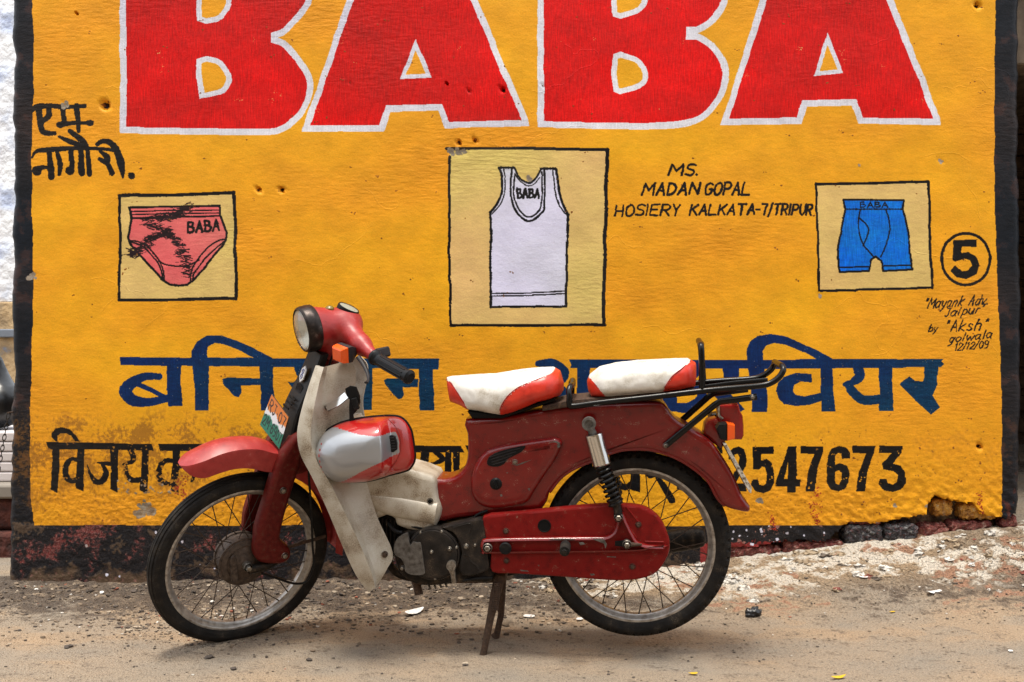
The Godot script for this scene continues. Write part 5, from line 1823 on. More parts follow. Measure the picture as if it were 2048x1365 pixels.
	for z in [-0.066, -0.033, 0.0, 0.033, 0.066]:
		var s := Shape.new()
		s.tube(path3(bike, [1406, 777, z, 1463, 769, z, 1536, 762, z]), 0.0085, 8, true, 0.35)
		part(rack, "slat", s, M.black_enamel)
	for q in [[1405, 784], [1470, 778], [1537, 770]]:
		var s := Shape.new()
		s.tube(path3(bike, [q[0], q[1], 0.095, q[0], q[1] - 4, 0.05, q[0], q[1] - 5, 0.0, q[0], q[1] - 4, -0.05, q[0], q[1], -0.095]), 0.0075, 8, true, 0.5)
		part(rack, "cross_bar", s, M.black_enamel)
	var up := path3(bike, [1404, 784, 0.098, 1404, 740, 0.098, 1403, 702, 0.096, 1402, 691, 0.085, 1402, 689, 0.06, 1402, 689, 0.0])
	up = smooth_line(up, 4)
	var hoop := up.duplicate()
	var uo := flip_z(up)
	for i in uo.size():
		uo[i].x += 0.024 * (1.0 - float(i) / uo.size())
	uo.reverse()
	hoop.append_array(uo)
	var bar := Shape.new()
	bar.tube(hoop, 0.0088, 12)
	part(rack, "back_hoop", bar, M.black_enamel)
	for side in [1.0, -1.0]:
		var p := path3(bike, [1331, 892, 0.07, 1430, 810, 0.088, 1440, 804, 0.09, 1470, 800, 0.09, 1514, 794, 0.088])
		if side < 0:
			p = flip_z(p)
		var s := Shape.new()
		s.tube(p, 0.0092, 10, true, 0.7)
		part(rack, "stay", s, M.black_enamel)
		if side > 0:
			bolt(rack, "bolt", at(bike, 1331, 892, 0.078), 0.005, 0.006, M.steel)
			bolt(rack, "bolt", at(bike, 1505, 795, 0.096), 0.005, 0.006, M.steel)

	# --- tail lamp, rear signals, rear plate
	var tl := group_part(o, "tail_lamp")
	var tb := Shape.new()
	tb.slab(trace(bike, [1408, 870, 1411, 850, 1418, 842, 1434, 838, 1446, 850, 1453, 884, 1444, 902, 1425, 886], 0.04), rounded(-0.034, 0.034, 0.01))
	part(tl, "lamp_bracket", tb, M.red)
	var tlens := Shape.new()
	tlens.slab(trace(bike, [1438, 810, 1478, 810, 1481, 824, 1486, 832, 1488, 852, 1488, 872, 1484, 880, 1452, 880, 1440, 860], 0.045), rounded(-0.05, 0.05, 0.009))
	part(tl, "red_lens", tlens, M.tail_red, none, 30.0)
	var band := Shape.new()
	band.tube(path3(bike, [1437, 812, 0.051, 1438, 832, 0.052, 1446, 838, 0.052]), 0.004, 8)
	part(tl, "chrome_clip", band, M.worn_chrome)
	for side in [1.0, -1.0]:
		var sig := group_part(o, "turn_signal")
		var z0: float = 0.078 * side
		var z1: float = 0.125 * side
		var sb := Shape.new()
		var lay := rounded(z0, z1, 0.004 * side)
		for i in lay.size():
			lay[i] = Vector2(lay[i].x, absf(lay[i].y))
		sb.slab(trace(bike, [1432, 856, 1438, 848, 1453, 846, 1453, 881, 1440, 878], 0.11), lay)
		part(sig, "signal_body", sb, M.black_plastic, none, 30.0)
		var sl := Shape.new()
		sl.slab(trace(bike, [1453.5, 846, 1469, 849, 1469, 877, 1453.5, 881], 0.11), lay)
		part(sig, "amber_lens", sl, M.amber, none, 30.0)
		var stalk := Shape.new()
		stalk.tube(PackedVector3Array([at(bike, 1440, 862, 0.02) * Vector3(1, 1, side), at(bike, 1442, 863, 0.085) * Vector3(1, 1, side)]), 0.008, 10)
		part(sig, "stalk", stalk, M.black_plastic)
	var rp := Shape.new()
	rp.slab(trace(bike, [1447, 889, 1453, 888, 1503, 974, 1502, 986, 1498, 984], 0.06), rounded(-0.07, 0.07, 0.001))
	part(o, "number_plate", rp, mat("plate_white", Color.WHITE, 0.6, 0.0, ramp_texture(256, 0.04, 5, 61, [[0, rgb(60, 48, 38)], [70, rgb(140, 128, 110)], [130, rgb(196, 190, 176)], [255, rgb(214, 210, 200)]], 0.6), 6.0))

	# --- engine
	var eng := group_part(o, "engine")
	var cc := Shape.new()
	cc.slab(smooth_loop(trace(bike, [786, 1100, 793, 1076, 812, 1062, 850, 1058, 881, 1054, 925, 1044, 962, 1038, 972, 1070, 984, 1120, 985, 1164, 945, 1166, 906, 1166, 880, 1172, 842, 1173, 815, 1162, 795, 1142], 0.09), 2), rounded(-0.09, 0.092, 0.012))
	part(eng, "crankcase", cc, M.engine)
	var fx := Transform3D(Basis(), at(bike, 868, 1106, 0.092))
	var fly := Shape.new()
	fly.lathe(fx, [Vector2(0.078, -0.01), Vector2(0.078, 0.012), Vector2(0.0765, 0.0165), Vector2(0.073, 0.018), Vector2(0.0715, 0.0172), Vector2(0.07, 0.0205), Vector2(0.066, 0.0225), Vector2(0.0, 0.024)], 48)
	part(eng, "flywheel_cover", fly, M.engine_case, none, 35.0)
	var al := Shape.new()
	al.slab(smooth_loop(trace(bike, [788, 1092, 794, 1078, 806, 1070, 815, 1068, 818, 1084, 821, 1091, 826, 1084, 834, 1086, 841, 1086, 844, 1100, 847, 1125, 850, 1147, 838, 1151, 822, 1150, 810, 1143, 809, 1132, 802, 1118, 793, 1113, 788, 1106], 0.117), 2), rounded(0.105, 0.1185, 0.001))
	part(eng, "bare_cover_patch", al, M.bare_alloy)
	var rc := Shape.new()
	rc.slab(smooth_loop(trace(bike, [884, 1055, 925, 1045, 962, 1038, 968, 1050, 972, 1075, 978, 1125, 976, 1140, 950, 1150, 925, 1150, 918, 1130, 924, 1106, 918, 1082, 905, 1064], 0.1), 2), rounded(0.06, 0.106, 0.005))
	part(eng, "sprocket_cover", rc, M.engine_case)
	for q in [[906, 1056, 932, 1049, 940, 1048, 944, 1054, 938, 1066], [928, 1110, 935, 1112, 942, 1124, 953, 1132, 957, 1140]]:
		var a := []
		for i in range(0, q.size(), 2):
			a.append_array([q[i], q[i + 1], 0.106])
		var s := Shape.new()
		s.tube(smooth_line(path3(bike, a), 4), 0.0015, 6)
		part(eng, "casting_rib", s, M.engine_case)
	for q in [[863, 1105, 0.117, 0.004], [899, 1099, 0.117, 0.0045], [804, 1137, 0.112, 0.0045], [932, 1094, 0.106, 0.0055], [950, 1091, 0.106, 0.0035]]:
		bolt(eng, "bolt", at(bike, q[0], q[1], q[2]), q[3], 0.006, M.steel)
	var cyl := Shape.new()
	cyl.slab(trace(bike, [742, 1030, 800, 1024, 800, 1100, 770, 1130, 742, 1090], 0.05), rounded(-0.06, 0.06, 0.01))
	part(eng, "cylinder", cyl, M.black_dark)
	for k in 6:
		var s := Shape.new()
		s.slab(trace(bike, [750 + k * 8, 1036, 753 + k * 8, 1036, 753 + k * 8, 1100, 750 + k * 8, 1100], 0.05), rounded(-0.068, 0.068, 0.001))
		part(eng, "cooling_fin", s, M.engine)
	for k in 7:   # screws round the flywheel cover
		var a := TAU * k / 7.0 + 0.3
		bolt(eng, "bolt", fx * Vector3(0.0715 * cos(a), 0.0715 * sin(a), 0.017), 0.0032, 0.004, M.steel)
	for q in [[[790, 1040, 0.05, 815, 1050, 0.08, 850, 1058, 0.085, 880, 1052, 0.06], 0.0045], [[775, 1045, 0.06, 790, 1062, 0.085, 805, 1066, 0.09], 0.006], [[940, 1046, 0.07, 955, 1030, 0.07, 975, 1022, 0.066], 0.004], [[925, 1162, 0.085, 950, 1158, 0.095, 985, 1156, 0.09], 0.0045]]:
		var s := Shape.new()
		s.tube(smooth_line(path3(bike, q[0]), 5), q[1], 8)
		part(eng, "hose", s, M.black_plastic)
	for k in 4:
		var s := Shape.new()
		s.tube(path3(bike, [858 + k * 11, 1172 - k * 1.5, 0.07, 860 + k * 11, 1178 - k * 1.5, 0.0, 858 + k * 11, 1172 - k * 1.5, -0.07]), 0.0035, 6)
		part(eng, "sump_fin", s, M.engine)
	var gear := Shape.new()
	gear.tube(path3(bike, [904, 1128, 0.1, 902, 1133, 0.15]), 0.0135, 16)
	gear.tube(path3(bike, [902, 1133, 0.135, 906, 1150, 0.135, 908, 1166, 0.13]), [0.012, 0.0075, 0.007], 10)
	part(eng, "kick_shaft", gear, M.steel, none, 30.0)
	var peg := Shape.new()
	peg.tube(path3(bike, [828, 1150, 0.04, 834, 1172, 0.045, 838, 1190, 0.05]), [0.016, 0.0125, 0.013], 12)
	part(eng, "drain_pipe", peg, M.rust)
	var ex := Shape.new()
	ex.tube(smooth_line(path3(bike, [770, 1110, -0.06, 800, 1150, -0.09, 900, 1160, -0.11, 1040, 1140, -0.125, 1110, 1118, -0.13]), 5), 0.0125, 12)
	ex.tube(smooth_line(path3(bike, [1100, 1120, -0.13, 1118, 1116, -0.13, 1150, 1110, -0.13, 1300, 1090, -0.13, 1392, 1076, -0.13, 1410, 1074, -0.13]), 4), smooth_vals([0.013, 0.024, 0.033, 0.035, 0.033, 0.02], 4), 20)
	part(o, "exhaust", ex, M.engine)

	# --- chain case, swing arm, foot peg
	var ch := Shape.new()
	ch.slab(smooth_loop(trace(bike, [966, 1035, 1034, 1026, 1136, 1016, 1213, 1010, 1265, 1011, 1295, 1018, 1321, 1039, 1336, 1070, 1340, 1090, 1336, 1113, 1316, 1144, 1290, 1157, 1259, 1162, 1213, 1162, 1136, 1156, 1034, 1149, 984, 1145, 981, 1110, 970, 1080], 0.1), 3), [Vector2(0.068, 0.004), Vector2(0.074, 0), Vector2(0.094, 0), Vector2(0.0995, 0.002), Vector2(0.102, 0.007)])
	var cz := part(o, "chain_case", ch, M.case_red)
	var hole := Shape.new()
	hole.lathe(Transform3D(Basis(), at(bike, 1089, 1052, 0.1)), [Vector2(0.019, 0.0), Vector2(0.019, 0.0035), Vector2(0.017, 0.004), Vector2(0.016, 0.0022), Vector2(0, 0.0022)], 28)
	part(cz, "inspection_plug", hole, M.black_dark)
	for q in [[1012, 1063], [1013, 1122], [1277, 1050], [1265, 1134]]:
		bolt(cz, "screw", at(bike, q[0], q[1], 0.102), 0.006, 0.005, M.rust)
	for q in [[1239, 1024, 1273, 1077], [1252, 1014, 1276, 1044], [1290, 1084, 1328, 1085], [1290, 1108, 1325, 1108]]:
		var s := Shape.new()
		s.tube(path3(bike, [q[0], q[1], 0.102, q[2], q[3], 0.102]), 0.0022, 6)
		part(cz, "pressed_rib", s, M.case_red)
	var swing := Shape.new()
	swing.slab(smooth_loop(trace(bike, [972, 1079, 1030, 1077, 1120, 1076, 1195, 1075, 1213, 1074, 1226, 1066, 1232, 1050, 1236, 1026, 1246, 1026, 1254, 1044, 1268, 1072, 1278, 1086, 1300, 1092, 1336, 1094, 1300, 1100, 1277, 1106, 1190, 1108, 1080, 1109, 972, 1110, 963, 1105, 960, 1095, 963, 1084], 0.115), 3), [Vector2(0.098, 0), Vector2(0.108, 0), Vector2(0.113, 0.003), Vector2(0.1155, 0.008)])
	var sa := part(o, "swing_arm", swing, M.red, none, 35.0)
	bolt(sa, "pivot_bolt", at(bike, 975, 1097, 0.117), 0.009, 0.009, M.steel, none, 6)
	var plug := Shape.new()
	plug.lathe(Transform3D(Basis(), at(bike, 1011, 1097, 0.113)), [Vector2(0.0175, 0.0), Vector2(0.0175, 0.005), Vector2(0.015, 0.007), Vector2(0, 0.007)], 28)
	part(sa, "rubber_plug", plug, M.black_plastic, none, 30.0)
	var ax := Shape.new()
	ax.slab(trace(bike, [1230, 1084, 1252, 1082, 1256, 1096, 1230, 1093], 0.118), rounded(0.11, 0.1165, 0.001))
	part(sa, "adjuster_slot", ax, M.black_dark)
	bolt(sa, "axle_nut", at(bike, 1254, 1090, 0.12), 0.0085, 0.014, M.steel, none, 6)
	var adj := Shape.new()
	adj.tube(path3(bike, [1250, 1090, 0.119, 1272, 1090, 0.118, 1284, 1090, 0.117]), [0.009, 0.005, 0.003], 10, true, 0.6)
	part(sa, "chain_adjuster", adj, M.rust)
	for side in [1.0, -1.0]:
		var fp := Shape.new()
		var p := path3(bike, [1131, 1090, 0.1, 1131, 1092, 0.13, 1130, 1100, 0.165, 1129, 1104, 0.18])
		if side < 0:
			p = flip_z(p)
		fp.tube(p, [0.011, 0.015, 0.015, 0.014], 14)
		fp.tube(PackedVector3Array([p[3], p[3] + Vector3(0, -0.001, 0.006 * side)]), 0.007, 10)
		part(o, "foot_peg", fp, M.rubber, none, 30.0)

	# paint knocked off along edges and round bolts
	for q in [["s", 0.1153, [1186, 1079, 1199, 1078, 1209, 1080, 1214, 1090, 1211, 1098, 1208, 1088, 1198, 1084]], ["s", 0.1153, [1100, 1079, 1122, 1078, 1150, 1079, 1146, 1081, 1118, 1081]], ["s", 0.1153, [1158, 1086, 1166, 1085, 1170, 1089, 1161, 1091]], ["c", 0.1016, [1214, 1113, 1232, 1114, 1232, 1115.5, 1214, 1115]], ["c", 0.1016, [1040, 1140, 1056, 1142, 1058, 1144, 1042, 1143]], ["c", 0.1016, [1180, 1148, 1188, 1148, 1190, 1151, 1182, 1152]], ["c", 0.1016, [1075, 1130, 1079, 1131, 1078, 1134]], ["v", 0.0818, [1022, 929, 1034, 930, 1046, 925, 1064, 920, 1046, 928, 1034, 932]], ["v", 0.0818, [1000, 990, 1004, 989, 1005, 993, 1001, 994]], ["v", 0.0818, [1055, 978, 1060, 977, 1059, 982]], ["v", 0.0818, [1012, 946, 1016, 945, 1015, 948]]]:
		var s := Shape.new()
		s.slab(trace(bike, q[2], q[1]), [Vector2(q[1] - 0.002, 0), Vector2(q[1] + 0.0007, 0)])
		part(cv if q[0] == "v" else (cz if q[0] == "c" else sa), "bare_metal_chip", s, M.bare_alloy)

	# --- rear shock absorbers
	for side in [1.0, -1.0]:
		var sh := group_part(o, "shock_absorber")
		var k := Vector3(1, 1, side)
		var z := 0.112
		var eye := Shape.new()
		eye.lathe(Transform3D(Basis(), at(bike, 1178, 848, z) * k), [Vector2(0.0085, -0.013), Vector2(0.019, -0.013), Vector2(0.0195, -0.008), Vector2(0.0195, 0.008), Vector2(0.019, 0.012), Vector2(0.0125, 0.013), Vector2(0.012, 0.009), Vector2(0.0, 0.009)], 30)
		eye.tube(PackedVector3Array([at(bike, 1180, 854, z) * k, at(bike, 1186, 868, z) * k]), 0.011, 12)
		part(sh, "top_eye", eye, M.bare_alloy, none, 35.0)
		var canp := PackedVector3Array([at(bike, 1186.5, 866, z) * k, at(bike, 1187, 869, z) * k, at(bike, 1188, 872, z) * k, at(bike, 1203.5, 928, z) * k, at(bike, 1204, 930, z) * k])
		var can := Shape.new()
		can.tube(canp, [0.017, 0.0255, 0.0265, 0.0265, 0.024], 28)
		part(sh, "chrome_sleeve", can, M.worn_chrome if side < 0 else M.chrome, none, 35.0)
		part(sh, "spring", coil(at(bike, 1204, 929, z) * k, at(bike, 1232, 1008, z) * k, 0.0195, 0.0044, 8.5), M.black_enamel)
		var rod := Shape.new()
		rod.tube(PackedVector3Array([at(bike, 1204, 930, z) * k, at(bike, 1232, 1008, z) * k]), 0.011, 12)
		rod.tube(PackedVector3Array([at(bike, 1229, 1000, z) * k, at(bike, 1233, 1010, z) * k]), 0.02, 16)
		part(sh, "damper_rod", rod, M.engine)
		var cl := Shape.new()
		cl.tube(PackedVector3Array([at(bike, 1232, 1006, z) * k, at(bike, 1236, 1022, z + 0.006) * k, at(bike, 1237, 1036, z + 0.006) * k]), [0.011, 0.012, 0.013], 12)
		part(sh, "clevis", cl, M.engine)
		bolt(sh, "bolt", at(bike, 1237, 1036, z + 0.012) * k, 0.0085, 0.011 * side, M.steel, none, 6)

	# --- centre stand
	var stand := Shape.new()
	stand.tube(path3(bike, [1000, 1150, 0.055, 990, 1195, 0.06, 981, 1236, 0.066, 969, 1298, 0.076, 966, 1311, 0.077]), [0.0165, 0.015, 0.011, 0.0095, 0.0105], 12)
	stand.tube(path3(bike, [1004, 1150, -0.05, 1003, 1195, -0.055, 1002, 1230, -0.058, 994, 1268, -0.062, 990, 1275, -0.062]), [0.014, 0.012, 0.0095, 0.0095, 0.015], 12)
	stand.tube(path3(bike, [996, 1160, 0.07, 1004, 1160, -0.07]), 0.013, 12)
	var cs := part(o, "centre_stand", stand, M.rust)
	part(cs, "return_spring", coil(at(bike, 994, 1166, 0.075), at(bike, 990, 1222, 0.078), 0.0085, 0.0022, 15.0), M.rust)
	var frame := Shape.new()
	frame.slab(trace(bike, [905, 1148, 984, 1140, 1012, 1148, 1010, 1166, 910, 1167], 0.05), rounded(-0.06, 0.06, 0.008))
	part(o, "stand_bracket", frame, M.rust)

func flip(p: Vector3) -> Vector3:
	return Vector3(p.x, p.y, -p.z)

func refine(rows: Array, n: int) -> Array:   # adds smooth rows between rows
	var out := []
	var c := rows.size()
	for i in c - 1:
		for k in n:
			var r := PackedVector3Array()
			for j in rows[i].size():
				r.append(rows[i][j].cubic_interpolate(rows[i + 1][j], rows[maxi(i - 1, 0)][j], rows[mini(i + 2, c - 1)][j], float(k) / n))
			out.append(r)
	out.append(rows[c - 1])
	return out

func plate_material() -> StandardMaterial3D:
	var w := 256
	var h := 224
	var im := Image.create(w, h, false, Image.FORMAT_RGB8)
	im.fill(rgb(206, 208, 212))
	for x in w:
		var e := int(86 + 12 * sin(x * 0.045) + rng.randf_range(-6, 6))
		im.fill_rect(Rect2i(x, 0, 1, e), rgb(196, 112, 40))
		var f := int(128 + 10 * sin(x * 0.06 + 1.0) + rng.randf_range(-7, 7))
		im.fill_rect(Rect2i(x, f, 1, h - f), rgb(34, 110, 88))
	for q in [["RJ*07", 18, 238, 24, 96], ["2M*6907", 14, 244, 132, 200]]:
		var total := 0.0
		for c in q[0]:
			total += WIDE.get(c, 0.8) + 0.35
		var unit: float = (q[2] - q[1]) / (total - 0.35)
		var x: float = q[1]
		for c in q[0]:
			var cw: float = WIDE.get(c, 0.8) * unit
			for s in strokes_of(c):
				for i in range(0, s.size() - 2, 2):
					for k in 40:
						var px: float = x + lerpf(s[i], s[i + 2], k / 39.0) * cw
						var py: float = lerpf(q[3], q[4], lerpf(s[i + 1], s[i + 3], k / 39.0))
						if rng.randf() < 0.93:
							im.fill_rect(Rect2i(int(px) - 4, int(py) - 4, 8, 8), rgb(52, 40, 34) if q[3] < 100 else rgb(20, 46, 42))
			x += cw + 0.35 * unit
	var m := StandardMaterial3D.new()
	m.albedo_texture = ImageTexture.create_from_image(im)
	m.roughness = 0.5
	return m


# ---------------------------------------------------------------- the helmet hung on the hook
var shell_outline := PackedVector2Array()

func dome(q: Vector2, s: float) -> float:   # height of the shell: a deep crown, and a peak at the right that stays shallow
	var up := 0.118 * pow(maxf(0.0, 1.0 - pow(s, 2.6)), 0.52)
	var peak := smoothstep(0.092, 0.112, q.x + 0.01 + 1.6 * q.y * q.y)
	return up * (1.0 - 0.5 * peak)

func dome_at(q: Vector2) -> float:
	var d := q.normalized() * 0.5
	var s := 1.0
	for i in shell_outline.size():
		var hit = Geometry2D.segment_intersects_segment(Vector2.ZERO, d, shell_outline[i], shell_outline[(i + 1) % shell_outline.size()])
		if hit != null:
			s = q.length() / hit.length()
	return dome(q, minf(s, 1.0))

func build_helmet() -> void:
	var mid := at(bike, 722, 899, 0.12)
	var here := bike * Transform3D(Basis(), mid)
	var o := thing("helmet", "glossy red and silver motorcycle helmet hanging from the moped's hook", "helmet", here)
	var outline := smooth_loop(trace(bike, [633, 905, 636, 888, 644, 872, 656, 860, 683, 846, 725, 837, 767, 833, 795, 834, 809, 842, 819, 856, 824, 872, 829, 908, 828, 922, 822, 934, 812, 942, 778, 951, 748, 960, 720, 964, 683, 964, 658, 954, 642, 932], 0.125), 5)
	for i in outline.size():
		outline[i] -= Vector2(mid.x, mid.y)
	var silver := trace(bike, [600, 900, 640, 866, 664, 859, 692, 862, 725, 868, 756, 871, 785, 869, 791, 884, 793, 912, 778, 917, 750, 929, 722, 943, 690, 962, 660, 975, 600, 975], 0.2)
	for i in silver.size():
		silver[i] -= Vector2(mid.x, mid.y)
	shell_outline = outline
	var rows := []
	var nr := 60
	for k in nr + 1:
		var s := 1.0 - float(k) / nr
		s = sin(s * PI / 2)
		var ring := PackedVector3Array()
		for p in outline:
			var q := p * s
			ring.append(Vector3(q.x, q.y, dome(q, s)))
		rows.append(ring)
	var all := Shape.new()
	all.grid(rows, true)
	all.mesh(60.0)
	for want in [true, false]:
		part(o, "silver_shell" if want else "red_shell", panel_of(all, all, [silver], want), M.helmet_silver if want else M.helmet_red)
	var edge := PackedVector3Array()
	for p in outline:
		edge.append(Vector3(p.x, p.y, 0.002))
	edge.append(edge[0])
	edge.append(edge[1])
	var trim := Shape.new()
	trim.tube(edge, 0.0042, 8, false)
	part(o, "rubber_edging", trim, M.black_plastic)
	var vent := Shape.new()
	var vo := trace(bike, [766, 878, 771, 877, 783, 879, 787, 906, 772, 911, 769, 895], 0.215)
	for i in vo.size():
		vo[i] -= Vector2(mid.x, mid.y)
	var vz := dome_at((vo[0] + vo[3]) / 2.0)
	vent.slab(smooth_loop(vo, 2), rounded(vz - 0.03, vz + 0.006, 0.003))
	var vp := part(o, "air_vent", vent, M.black_plastic)
	for k in 5:
		var rib := Shape.new()
		var c := vo[0].lerp(vo[4], (k + 0.7) / 6.0)
		rib.tube(PackedVector3Array([Vector3(c.x + 0.006, c.y, vz + 0.0065), Vector3(c.x + 0.02, c.y + 0.001, vz + 0.0065)]), 0.0011, 6)
		part(vp, "vent_rib", rib, M.dark_grey_plastic)
	var seam := PackedVector3Array()
	for q in [[754, 838], [772, 846], [786, 859], [794, 876], [797, 896], [794, 914], [786, 930], [776, 943], [768, 952]]:
		var c := at(bike, q[0], q[1], 0.19) - mid
		seam.append(Vector3(c.x, c.y, dome_at(Vector2(c.x, c.y)) + 0.0004))
	var ridge := Shape.new()
	ridge.tube(smooth_line(seam, 5), 0.0013, 6)
	part(o, "peak_seam", ridge, M.piping)
	# faint red lettering down the back of the shell
	var letters := group_part(o, "lettering")
	# the word itself cannot be read in the photograph; only its red strokes are kept
	for k in 6:
		var s := Shape.new()
		var c := at(bike, 644 + absf(k - 2.2) * 1.6, 886 + k * 11, 0.17) - mid
		s.rounded_box(Transform3D(Basis(Vector3(0, 1, 0), -0.85), Vector3(c.x, c.y, dome_at(Vector2(c.x, c.y)) + 0.0004)), Vector3(0.0055, 0.0078, 0.0012), 0.0005)
		part(letters, "letter_mark", s, M.helmet_red)
	# chin strap and buckle, looped over the hook
	var strap := Shape.new()
	var so := trace(bike, [690, 778, 700, 772, 712, 774, 719, 792, 720, 806, 713, 822, 706, 830, 709, 852, 699, 852, 698, 815, 699, 800, 694, 795], 0.135)
	for i in so.size():
		so[i] -= Vector2(mid.x, mid.y)
	strap.slab(so, rounded(0.008, 0.018, 0.002))
	part(o, "chin_strap", strap, M.black_dark)
	var buckle := Shape.new()
	var bo := at(bike, 711, 808, 0.14) - mid
	buckle.rounded_box(Transform3D(Basis(Vector3(0, 0, 1), 0.25), Vector3(bo.x, bo.y, 0.02)), Vector3(0.016, 0.034, 0.012), 0.003)
	part(o, "buckle", buckle, M.black_plastic)


# ---------------------------------------------------------------- what stands round the wall
func box_part(parent: Node, called: String, lo: Vector3, hi: Vector3, m: Material, bevel := 0.01) -> MeshInstance3D:
	var s := Shape.new()
	s.rounded_box(Transform3D(Basis(), (lo + hi) / 2), hi - lo, bevel)
	return part(parent, called, s, m)

func build_surroundings() -> void:
	var rough := bump_texture(256, 0.03, 5, 401, 6.0)
	var white := mat("limewash", Color.WHITE, 0.9, 0.0, ramp_texture(512, 0.006, 5, 402, [[0, rgb(176, 188, 218)], [80, rgb(210, 216, 228)], [130, rgb(228, 229, 232)], [255, rgb(234, 234, 233)]], 0.2), 0.8, rough, 0.6)
	var tan := mat("tan_plaster", Color.WHITE, 0.9, 0.0, ramp_texture(512, 0.008, 5, 403, [[0, rgb(110, 126, 160)], [70, rgb(150, 128, 98)], [150, rgb(182, 154, 114)], [255, rgb(200, 176, 138)]], 0.3), 1.0, rough, 0.6)
	# the building across the side alley
	var a := thing("alley_building", "pale limewashed building with blue stains across the side alley", "building", Transform3D(Basis(), Vector3(-4.5, 0, -4.0)))
	box_part(a, "upper_wall", Vector3(-4.0, 1.18, -3.0), Vector3(1.6, 4.6, 0.0), white)
	box_part(a, "lower_wall", Vector3(-4.0, -0.2, -3.0), Vector3(1.6, 1.18, 0.02), tan)
	box_part(a, "string_course", Vector3(-4.0, 0.93, 0.02), Vector3(1.6, 0.99, 0.05), mat("grey_band", rgb(112, 118, 128), 0.8))
	# things stacked on the step in the alley
	var step := thing("stone_step", "dark red stone step in the alley beside the wall", "step", Transform3D(Basis(), Vector3(-2.3, 0, -1.25)))
	var red_stone := mat("red_stone", Color.WHITE, 0.9, 0.0, ramp_texture(256, 0.02, 5, 404, [[0, rgb(38, 20, 16)], [120, rgb(72, 32, 24)], [255, rgb(110, 62, 44)]], 0.4), 2.0, rough, 1.0)
	box_part(step, "lower_block", Vector3(-0.5, -0.1, -0.3), Vector3(0.32, 0.14, 0.3), red_stone, 0.02)
	box_part(step, "upper_block", Vector3(-0.5, 0.143, -0.3), Vector3(0.32, 0.27, 0.26), red_stone, 0.02)
	box_part(step, "stone_slab", Vector3(-0.52, 0.273, -0.32), Vector3(0.34, 0.33, 0.29), mat("grey_stone", rgb(132, 124, 114), 0.9), 0.012)
	var cloth := mat("white_cloth", rgb(204, 196, 194), 0.9)
	var bundle := thing("cloth_bundle", "stack of folded white cloth on the alley step", "cloth", Transform3D(Basis(), Vector3(-2.3, 0.331, -1.22)))
	for k in 5:
		box_part(bundle, "folded_cloth", Vector3(-0.26 + 0.01 * (k % 2), 0.041 * k, -0.16), Vector3(0.3 - 0.012 * (k % 3), 0.041 * k + 0.039, 0.18), cloth, 0.007)
	var sack := thing("black_sack", "bulging black plastic sack on the folded white cloth in the alley", "sack", Transform3D(Basis(), Vector3(-2.3, 0.537, -1.2)))
	var lump := nets([[Vector3(-0.16, 0.11, 0), Vector3(0.14, 0.1, 0.02), 0.11, 0.1], [Vector3(-0.05, 0.18, 0.02), Vector3(0.09, 0.2, 0), 0.1, 0.07], [Vector3(0.1, 0.2, 0), Vector3(0.13, 0.29, 0.01), 0.03, 0.02]], 0.05, 0.025)
	part(sack, "sack_body", lump, M.black_bag, Transform3D(), 60.0)
	# a chain hanging at the corner of the wall
	var hang := wall_at(19, 832)
	var chain := thing("hanging_chain", "thin steel chain hanging at the wall's black corner", "chain", Transform3D(Basis(), hang))
	var ring := Shape.new()
	var oval := PackedVector3Array()
	for k in 15:
		var t := TAU * k / 14.0
		oval.append(Vector3(0.0055 * cos(t), 0.0125 * sin(t), 0))
	ring.tube(oval, 0.0016, 6, false)
	var link := ring.mesh()
	var down := Vector3(-0.034, -0.19, 0.0).normalized()
	var count := 11
	for k in count:
		var xf := Transform3D(Basis(Vector3(0, 0, 1), -0.18) * Basis(Vector3(0, 1, 0), PI / 2 * (k % 2) + 0.5), down * (0.0195 * k) + Vector3(0, 0, 0.012))
		part(chain, "chain_link", link, M.link, xf)
	var nail := Shape.new()
	nail.tube(PackedVector3Array([Vector3(0.012, 0.014, -0.03), Vector3(0.002, 0.012, 0.02)]), 0.0028, 8)
	part(chain, "nail", nail, M.rust)
	# a deep shop porch past the right end of the wall, closed at its back by a slatted shutter
	var shop := thing("shop_porch", "deep shaded shop porch with brown wooden shutter past the wall's right end", "porch", Transform3D(Basis(), Vector3(2.9, 0, -2.9)))
	var wood := mat("dark_wood", Color.WHITE, 0.8, 0.0, ramp_texture(256, 0.02, 5, 405, [[0, rgb(56, 43, 32)], [130, rgb(78, 61, 46)], [255, rgb(104, 85, 66)]], 0.4), 2.0)
	box_part(shop, "backing", Vector3(-1.2, 0.0, -0.1), Vector3(1.6, 3.0, -0.04), wood)
	for k in 22:
		box_part(shop, "slat", Vector3(-1.18, 0.1 + k * 0.13, -0.039), Vector3(1.58, 0.19 + k * 0.13, -0.01), wood, 0.006)
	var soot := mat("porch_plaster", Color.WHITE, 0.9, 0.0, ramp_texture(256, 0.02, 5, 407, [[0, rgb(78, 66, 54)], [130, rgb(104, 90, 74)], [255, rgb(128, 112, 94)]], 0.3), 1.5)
	box_part(shop, "side_wall", Vector3(-1.35, -0.2, -0.1), Vector3(-1.07, 3.0, 2.03), soot)
	box_part(shop, "side_wall", Vector3(0.62, -0.2, 0.0), Vector3(0.9, 3.0, 2.2), soot)
	box_part(shop, "ceiling", Vector3(-1.36, 2.25, 0.0), Vector3(0.91, 2.42, 2.2), soot)
	box_part(shop, "front_beam", Vector3(-1.06, 1.95, 2.0), Vector3(0.61, 2.245, 2.16), soot)
	# the house across the street, which shades the lower half of the scene and shows in the polished paint
	var house := thing("house_across_street", "two-storey ochre house across the street with shuttered windows", "building", Transform3D(Basis(), Vector3(0, 0, 7.4)))
